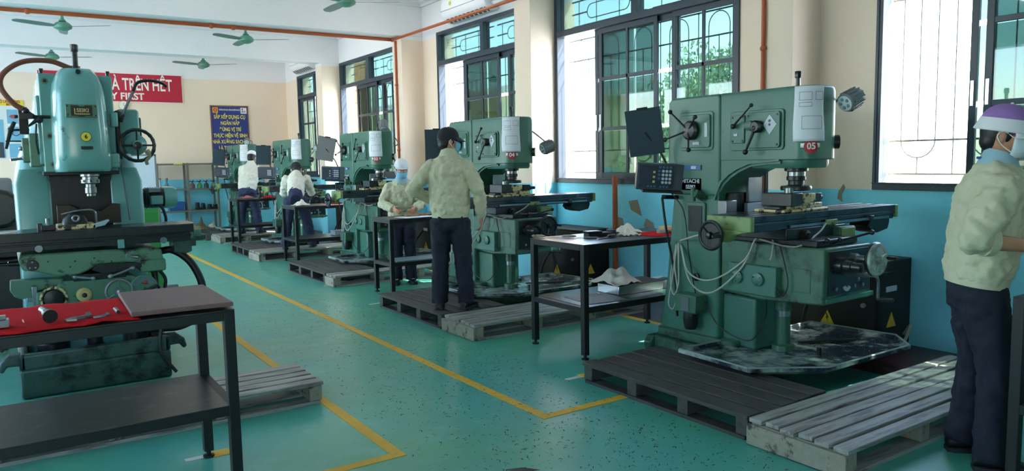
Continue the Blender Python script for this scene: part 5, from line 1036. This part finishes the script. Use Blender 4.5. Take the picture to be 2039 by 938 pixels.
# ================================================================== PEOPLE
def remesh(o, vox, it=6, disp=0., dscale=.12, seed=0):
    r = o.modifiers.new('remesh', 'REMESH'); r.mode = 'VOXEL'; r.voxel_size = vox; r.use_smooth_shade = True
    s = o.modifiers.new('smooth', 'SMOOTH'); s.factor = .5; s.iterations = it
    if disp:
        tx = bpy.data.textures.new('folds', 'CLOUDS'); tx.noise_scale = dscale; tx.noise_depth = 2
        d = o.modifiers.new('folds', 'DISPLACE'); d.texture = tx; d.strength = disp; d.mid_level = .5
    dg = bpy.context.evaluated_depsgraph_get(); me = bpy.data.meshes.new_from_object(o.evaluated_get(dg))
    o.modifiers.clear(); o.data = me; me.shade_smooth()
    return o
def ell(b, c, r, M=None):
    b.sph(c, 1, 10, r, M)
def person(label, root, fwd, s=1., lean=0., feet=((-.11, 0), (.11, 0)), toes=(0, 0), hipd=0., knee=(.03, .03), el=((-.27, 0, 1.1), (.27, 0, 1.1)), wr=((-.27, .05, .85), (.27, .05, .85)),
           hdir=((0, .15, -1), (0, .15, -1)), curl=(.5, .5), hyaw=0., hpitch=0., shirt='shirt_cream', trousers='trouser_navy', cap=None, mask=None, glasses=False, roll=False, collar='shirt_cream', lanyard=False, hair=True, shoes='shoe_black', seed=0, bulk=1.):
    fx, fy = fwd; t = thing('person', label, 'person', root, math.atan2(-fx, fy)); t.scale = (s, s, s)
    P0 = Vector((0, hipd, .90)); u = Vector((0, math.sin(lean), math.cos(lean))); q = Vector((0, math.cos(lean), -math.sin(lean)))
    wst, chs, shl, nck = P0+u*.10, P0+u*.33, P0+u*.47, P0+u*.55
    hu = Vector((0, math.sin(lean*.55+hpitch*.35), math.cos(lean*.55+hpitch*.35))); HC = nck + hu*.115 + q*.012
    Hm = Matrix.Translation(HC) @ Matrix.Rotation(hyaw, 4, 'Z') @ Matrix.Rotation(-(hpitch+lean*.5), 4, 'X')
    H = lambda x, y, z: Hm @ Vector((x, y, z))
    H3 = Hm.to_3x3().to_4x4()
    X = Vector((1, 0, 0)); sh = [shl - X*.165 - u*.045, shl + X*.165 - u*.045]; hp = [P0 + Vector((-.085, 0, -.06)), P0 + Vector((.085, 0, -.06))]
    el = [Vector(e) for e in el]; wr = [Vector(e) for e in wr]; ank = [Vector((f[0], f[1], .09)) for f in feet]
    kn = []
    for k in range(2):
        m = (hp[k]+ank[k])/2; kn.append(Vector((m.x, m.y+knee[k], m.z+.02)))
    # ---- body, one continuous skin
    b = MB()
    ell(b, HC, (.074, .093, .110), H3); ell(b, H(0, .018, -.055), (.056, .068, .060), H3); ell(b, H(0, .055, -.085), (.03, .032, .026), H3)
    ell(b, H(0, .092, -.012), (.012, .020, .024), H3); ell(b, H(0, .097, -.026), (.017, .015, .010), H3); ell(b, H(0, .082, .028), (.05, .014, .012), H3); ell(b, H(0, .083, -.058), (.025, .012, .010), H3)
    for k in (-1, 1): ell(b, H(k*.077, -.008, -.008), (.010, .020, .032), H3); ell(b, H(k*.045, .06, -.035), (.022, .022, .022), H3)
    b.tube([nck-u*.06, nck+u*.0, HC-hu*.05], [.058, .052, .052], 14)
    b.tube([P0-u*.08, P0, wst, chs, shl, nck-u*.02], [(.085, .13), (.09, .14), (.085, .125), (.10, .155), (.075, .15), (.05, .06)], 18)
    for k in range(2):
        b.tube([sh[k], (sh[k]*.4+el[k]*.6), el[k]], [.048, .044, .036], 12); b.sph(sh[k], .052, 8); b.sph(el[k], .037, 7)
        b.tube([el[k], el[k]*.65+wr[k]*.35, wr[k]], [.036, .039, .025], 12)
        b.tube([hp[k], hp[k]*.5+kn[k]*.5, kn[k], kn[k]*.6+ank[k]*.4, ank[k]], [.082, .075, .052, .056, .036], 14); b.sph(kn[k], .052, 7)
        b.tube([ank[k], ank[k]+Vector((0, .08, -.06))], [.035, .03], 8)
        # hand
        d = Vector(hdir[k]).normalized(); sg = -1 if k == 0 else 1
        n_ = Vector((-sg, 0, 0)); n_ = (n_ - d*n_.dot(d)); n_ = n_.normalized() if n_.length > .2 else Vector((0, 0, -1)); sd_ = d.cross(n_).normalized()
        if sd_.y < 0: sd_ = -sd_            # thumb side points forward
        Mh = Matrix((sd_, d, n_)).transposed().to_4x4()
        ell(b, wr[k]+d*.045, (.039, .055, .016), Mh)
        c = curl[k]
        for j, (off, L) in enumerate(((.028, .072), (.0095, .080), (-.0095, .075), (-.028, .058))):
            p = wr[k]+d*.082+sd_*off; pts = [p-d*.02, p]; a = c*.5
            for seg in (.45, .30, .25):
                p = p + (d*math.cos(a)+n_*math.sin(a))*L*seg; pts.append(p); a += c
            b.tube(pts, [.0095, .0095, .0088, .008, .006], 8)
        p = wr[k]+d*.02+sd_*.026; dd = (sd_*.75+d*.65+n_*.25).normalized(); d2 = (sd_*.25+d*.95+n_*.35).normalized()
        b.tube([p, p+dd*.034, p+dd*.034+d2*.03, p+dd*.034+d2*.05], [.014, .011, .0095, .007], 8)
    remesh(b.done('body', 'skin', t), .0065, 3)
    # ---- eyes, hair
    for k in (-1, 1):
        e = MB().sph(H(k*.030, .080, .006), .011, 7).done('eye', 'sign_white', t); MB().sph(H(k*.030, .0895, .006), .0045, 5).done('iris', 'hair_black', e)
        MB().tube([H(k*.014, .094, .026), H(k*.032, .092, .030), H(k*.050, .080, .026)], .004, 5).done('eyebrow', 'hair_black', t)
    if hair:
        b = MB(); ell(b, H(0, -.014, .020), (.081, .094, .104), H3); ell(b, H(0, -.045, -.035), (.066, .055, .055), H3)
        for k in (-1, 1): ell(b, H(k*.066, .012, .012), (.013, .022, .05), H3)
        remesh(b.done('hair', 'hair_black', t), .008, 2)
    # ---- shirt
    b = MB()
    hem = P0 - u*.015
    bk = lambda L: [(a*bulk, c*(1+(bulk-1)*.5)) for a, c in L]
    b.tube([hem, P0+u*.03, wst+u*.03, chs-u*.05, chs+u*.06, shl-u*.01, shl+u*.045, nck-u*.005], bk([(.118, .168), (.134, .186), (.134, .186), (.138, .192), (.134, .196), (.108, .172), (.082, .118)])+[(.062, .075)], 24)
    for k in range(2):
        E_, W_ = el[k], wr[k]; b.sph(sh[k], .072, 9)
        if roll: b.tube([sh[k], sh[k]*.5+E_*.5, E_], [.080, .082, .070], 14); b.sph(E_, .069, 8); b.tube([E_, E_*.75+W_*.25], [.068, .062], 14)
        else: b.tube([sh[k], sh[k]*.5+E_*.5, E_, E_*.5+W_*.5, E_*.08+W_*.92], [.074, .071, .062, .060, .050], 14); b.sph(E_, .061, 8)
    remesh(b.done('shirt', shirt, t), .010, 4, .040, .055)
    b = MB().tube([hem-u*.022, hem+u*.012, hem+u*.03], bk([(.120, .169), (.123, .172), (.122, .171)]), 28); b.done('waistband', shirt, t)
    b = MB(); rings = []
    for k, (h, r1, r2) in enumerate(((-.028, .078, .088), (.0, .066, .072), (.035, .060, .062), (.037, .064, .066), (-.005, .080, .085), (-.036, .090, .10))):
        rings.append([nck + u*h + X*r2*math.cos(a) + q*(r1*math.sin(a)+.006) + u*(-.012*math.sin(a)) for a in [2*PI*j/24 for j in range(24)]])
    b.loft(rings).done('collar', collar, t)
    if not roll:
        for k in range(2): MB().tube([el[k]*.14+wr[k]*.86, el[k]*.02+wr[k]*.98], [.052, .047], 14).done('cuff', shirt, t)
    else:
        for k in range(2): MB().tube([el[k]*.86+wr[k]*.14, el[k]*.72+wr[k]*.28], [.070, .066], 16).done('cuff', shirt, t)
    MB().obox(chs+u*.04+q*.133+X*-.07, (.10, .012, .11), (-lean, 0, 0)).done('pocket', shirt, t, bev=.004)
    if lanyard:
        MB().tube(bez([nck-u*.0+q*-.085, nck+X*.07-u*.005, chs+u*.10+X*.05+q*.14, chs-u*.02+q*.155, chs+u*.10-X*.05+q*.14, nck-X*.07-u*.005, nck-q*.085]), .007, 6).done('lanyard', 'strap_blue', t)
        MB().obox(chs-u*.09+q*.152, (.07, .004, .10), (-lean, 0, 0)).done('name_card', 'sign_white', t)
    # ---- trousers, belt, shoes
    b = MB(); b.tube([P0+u*.035, P0-u*.02, P0-u*.10, P0-u*.16], [(.110, .158), (.118, .168), (.118, .165), (.09, .12)], 22)
    for k in range(2): b.tube([hp[k], hp[k]*.5+kn[k]*.5, kn[k], kn[k]*.5+ank[k]*.5, ank[k]+Vector((0, -.005, -.035))], [.104, .096, .082, .078, .077], 16); b.sph(kn[k], .080, 8)
    remesh(b.done('trousers', trousers, t), .012, 4, .030, .07)
    for k in range(2):
        f = MB(); M = Matrix.Translation((feet[k][0], feet[k][1], 0)) @ Matrix.Rotation(toes[k], 4, 'Z'); rings = []
        for y, w, h in ((-.075, .028, .07), (-.06, .038, .085), (-.01, .040, .092), (.04, .042, .085), (.09, .046, .066), (.14, .046, .052), (.175, .036, .044), (.19, .018, .034)):
            rings.append([M @ Vector((w*math.cos(a)*(1 if math.sin(a) > -.5 else .95), y, .018+max(0, (h-.018)*(.5+.5*math.sin(a))))) for a in [2*PI*j/14 for j in range(14)]])
        so_ = f.loft(rings).done('shoe', shoes, t, smooth=60); o_ = [(-.03, -.078), (.03, -.078), (.042, -.05), (.042, .03), (.050, .10), (.046, .155), (.028, .195), (-.028, .195), (-.046, .155), (-.050, .10), (-.042, .03), (-.042, -.05)]
        MB().loft([[M @ Vector((x, y, z)) for x, y in o_] for z in (0, .022)]).done('sole', 'sole_dark', so_, bev=.004)
        for j in range(3): MB().tube([M @ Vector((-.022, .045+.022*j, .086-.008*j)), M @ Vector((.022, .045+.022*j, .086-.008*j))], .004, 5).done('lace', 'key_white' if j < 3 else shoes, so_)
    # ---- headgear
    def dome(name, m, r, zc, z0, n=8, puff=1., yo=-.004):
        rings = []
        for i in range(n+1):
            ph = (PI/2)*i/n; rr = math.cos(ph)**.8; rings.append([H(r[0]*rr*math.cos(a), yo+r[1]*rr*math.sin(a), zc+(r[2])*math.sin(ph)) for a in [2*PI*j/24 for j in range(24)]])
        rings[-1] = [p + Vector((math.cos(j), math.sin(j), 0))*1e-4 for j, p in enumerate(rings[-1])]
        o = MB().loft([[H(r[0]*.97*math.cos(a), yo+r[1]*.97*math.sin(a), z0) for a in [2*PI*j/24 for j in range(24)]]]+rings).done(name, m, t, smooth=60); return o
    def brim(m, w, L, z, par, drop=.02, a0=-65, a1=65, yo=-.004):
        vs = []; fs = []; n = 14
        for i in range(n+1):
            a = math.radians(90+a0+(a1-a0)*i/n)
            for j in range(5): k = j/4; rr = 1+k*L*max(.15, math.cos((a-PI/2)*.9)); vs.append(H(w*rr*math.cos(a)*(1-.1*k), yo+(w+.014)*rr*math.sin(a), z-drop*k-.012*k*abs(math.cos(a))))
        for i in range(n):
            for j in range(4): p = i*5+j; fs.append((p, p+5, p+6, p+1))
        o = MB().hull(vs, fs).done('brim', m, par, smooth=60); o.modifiers.new('thick', 'SOLIDIFY').thickness = .004
    if cap == 'black':
        c_ = dome('cap', 'cap_black', (.088, .104, .098), .03, .0); brim('cap_black', .086, .72, .028, c_, .022); MB().sph(H(0, -.004, .128), .008, 5).done('cap_button', 'cap_black', c_)
    elif cap == 'white':
        c_ = dome('cap', 'cap_white', (.094, .108, .088), .066, .048); MB().torus(HC, (0, 0, 1), .1, .012, 28, 8).done('cap_band', 'cap_white', c_)
        bd = c_.children[0]; bd.data.transform(Matrix.Translation(-HC)); bd.data.transform(Hm @ Matrix.Translation((0, -.004, .062)) @ Matrix.Diagonal((.86, .98, 1, 1)))
        brim('cap_white', .09, .45, .060, c_, .006)
    elif cap == 'purple':
        c_ = dome('cap', 'cap_purple', (.094, .110, .085), .055, .04); MB().loft([[H(r_*.93*math.cos(a), -.004+r_*1.08*math.sin(a), z_) for a in [2*PI*j/28 for j in range(28)]] for z_, r_ in ((.012, .118), (.016, .121), (.07, .103), (.072, .098))]).done('cap_band', 'cap_white', c_); brim('cap_white', .10, .25, .022, c_, .02)
        MB().sph(H(0, -.004, .14), .008, 5).done('cap_button', 'cap_white', c_)
    if mask:
        vs = []; fs = []; nu, nv = 16, 8
        for i in range(nu+1):
            a = math.radians(-68+136*i/nu)
            for j in range(nv+1):
                v = j/nv; z = -.008-.088*v; pr = .012*math.cos(a)*math.sin(PI*min(1, v*1.1))**.6
                rx = .078-.018*max(0, v-.5)*2; ry = .100-.012*max(0, v-.6)*2.5
                vs.append(H((rx+.002)*math.sin(a), (ry+.004+pr)*math.cos(a)+.004, z-.012*abs(math.sin(a))*(0 if v > .5 else -1)*.5))
        for i in range(nu):
            for j in range(nv): p = i*(nv+1)+j; fs.append((p, p+nv+1, p+nv+2, p+1))
        m_ = MB().hull(vs, fs).done('face_mask', mask, t, smooth=60); m_.modifiers.new('thick', 'SOLIDIFY').thickness = .003
        for k in (-1, 1): MB().tube(bez([H(k*.072, .040, -.008), H(k*.084, .0, .014), H(k*.088, -.022, -.008), H(k*.083, .0, -.045), H(k*.064, .045, -.075)]), .0022, 5).done('ear_loop', 'sign_white', m_)
    if glasses:
        g = MB().torus(H(-.032, .102, .006), (H3 @ Vector((0, 1, 0))), .023, .0022, 20, 5).torus(H(.032, .102, .006), (H3 @ Vector((0, 1, 0))), .023, .0022, 20, 5).tube([H(-.010, .104, .010), H(.010, .104, .010)], .0022, 5)
        for k in (-1, 1): g.tube([H(k*.055, .10, .01), H(k*.079, .04, .008), H(k*.082, -.02, .0)], .0022, 5)
        g.done('glasses', 'black_plastic', t)
    return t
person('standing man in cream jacket, navy trousers and black cap, back turned', (3.36, 6.00, .143), (.61, .79), .985, 0, ((-.125, .02), (.13, .02)), (.15, -.35), 0, (.02, .02),
       ((-.34, -.05, 1.12), (.275, -.03, 1.10)), ((-.20, .17, 1.02), (.285, .05, .865)), ((.6, .7, -.3), (-.05, .25, -1)), (.5, .45), -1.05, .05, cap='black', mask='mask_blue', glasses=True)
person('man in purple and white cap with rolled sleeves and lanyard', (3.83, 1.69, 0), (.62, -.78), 1.01, .12, ((-.12, -.02), (.12, .04)), (.1, -.1), -.02, (.04, .04),
       ((-.26, .10, 1.12), (.27, -.10, 1.10)), ((-.20, .36, 1.04), (.17, .15, 1.06)), ((.2, 1, -.05), (-.5, .9, -.06)), (.4, .4), -.35, .12, bulk=1.08, collar='shirt_collar', cap='purple', mask='mask_white', glasses=True, roll=True, lanyard=True)
person('woman in white cap and blue face mask working at the bench', (4.06, 8.46, 0), (-.36, -.93), .91, .22, ((-.10, .02), (.10, .02)), (.15, -.15), -.03, (.04, .04),
       ((-.27, .10, 1.10), (.27, .10, 1.10)), ((-.14, .33, 1.035), (.14, .33, 1.035)), ((.45, .8, -.25), (-.45, .8, -.25)), (.6, .6), .05, .18, collar='shirt_collar', cap='white', mask='mask_blue')
person('man in black cap bending forward over the milling machine', (3.90, 12.02, .143), (.36, .93), .97, .95, ((-.20, -.10), (.22, .08)), (.1, -.2), -.10, (-.02, .02),
       ((-.23, .46, .90), (.24, .46, .90)), ((-.16, .64, .95), (.18, .66, .95)), ((.1, 1, -.1), (-.1, 1, -.1)), (.5, .5), 0, -.15, shirt='shirt_white', trousers='jeans_blue', collar='shirt_white', cap='black', mask='mask_white')
person('furthest man in white shirt leaning at the machine by the blue notice', (4.02, 15.32, .143), (.62, .78), 1.0, .45, ((-.17, -.06), (.16, .06)), (.1, -.2), -.05, (.0, .03),
       ((-.25, .26, 1.04), (.26, .28, 1.06)), ((-.16, .50, 1.02), (.20, .52, 1.06)), ((.1, 1, -.1), (-.1, 1, -.1)), (.5, .5), 0, .2, shirt='shirt_white', trousers='jeans_blue', collar='shirt_white', cap='white', mask='mask_blue')
t = thing('marking_knife', 'dark marking tool in the hand of the woman in the white cap', 'tool', (3.90, 8.06, .92), .6); MB().tube([(-.03, 0, .0), (.03, 0, .012)], .005, 6).done('handle', 'black_plastic', t); MB().tube([(.03, 0, .012), (.08, 0, .022)], [.004, .001], 6).done('blade', 'machined_steel', t)

# ================================================================== SWARF
def swarf(name, n, fn, seed, parent=None, m='greasy_black', s0=.004, s1=.010):
    rnd = random.Random(seed); vs = []; fs = []
    for _ in range(n):
        x, y, z = fn(rnd); L = rnd.uniform(s0, s1); a = rnd.uniform(0, 6.3); c, s = math.cos(a), math.sin(a); i = len(vs); h = L*.35
        for u, v, w_ in ((-1, -.25, 0), (-.4, .2, 1), (.4, .2, 1), (1, -.25, 0), (-.8, -.6, 0), (-.3, -.15, .8), (.3, -.15, .8), (.8, -.6, 0)): vs.append((x+L*(u*c-v*s), y+L*(u*s+v*c), z+.0005+h*w_))
        fs += [(i, i+1, i+5, i+4), (i+1, i+2, i+6, i+5), (i+2, i+3, i+7, i+6)]
    o = MB().hull(vs, fs).done(name, m, parent, smooth=0); o['kind'] = 'stuff'; return o
def on_floor(r):
    while True:
        p = floor_pt(r)
        if 1.63 < p[0] < 3.12: return p
def floor_pt(r):
    if r.random() < .62: return (r.gauss(2.7, .5), 1.6+r.random()**1.2*6.5, 0.001)
    if r.random() < .6: return (r.uniform(1.2, 3.4), r.uniform(1.5, 12), .001)
    return (r.uniform(1.4, 3.0), r.uniform(2, 5), .001)
o = swarf('metal_swarf', 3400, on_floor, 4, s0=.005, s1=.012); o['label'] = 'dark curled metal chips scattered over the green floor'; o['category'] = 'swarf'
for oy, k in ((M5, 5), (6.46, 6), (9.77, 7)):
    def pan_pt(r, oy=oy): return (4.36+r.uniform(-.40, .72), oy+r.uniform(-.34, .12), .176)
    o = swarf('metal_swarf', 500, pan_pt, k, s0=.003, s1=.008); o['category'] = 'swarf'; o['label'] = 'dark metal chips lying in the oil pan of ' + {5: 'the milling machine with the pale handwheel', 6: 'the machine by the standing man', 7: 'the machine with the raised lamp'}[k]
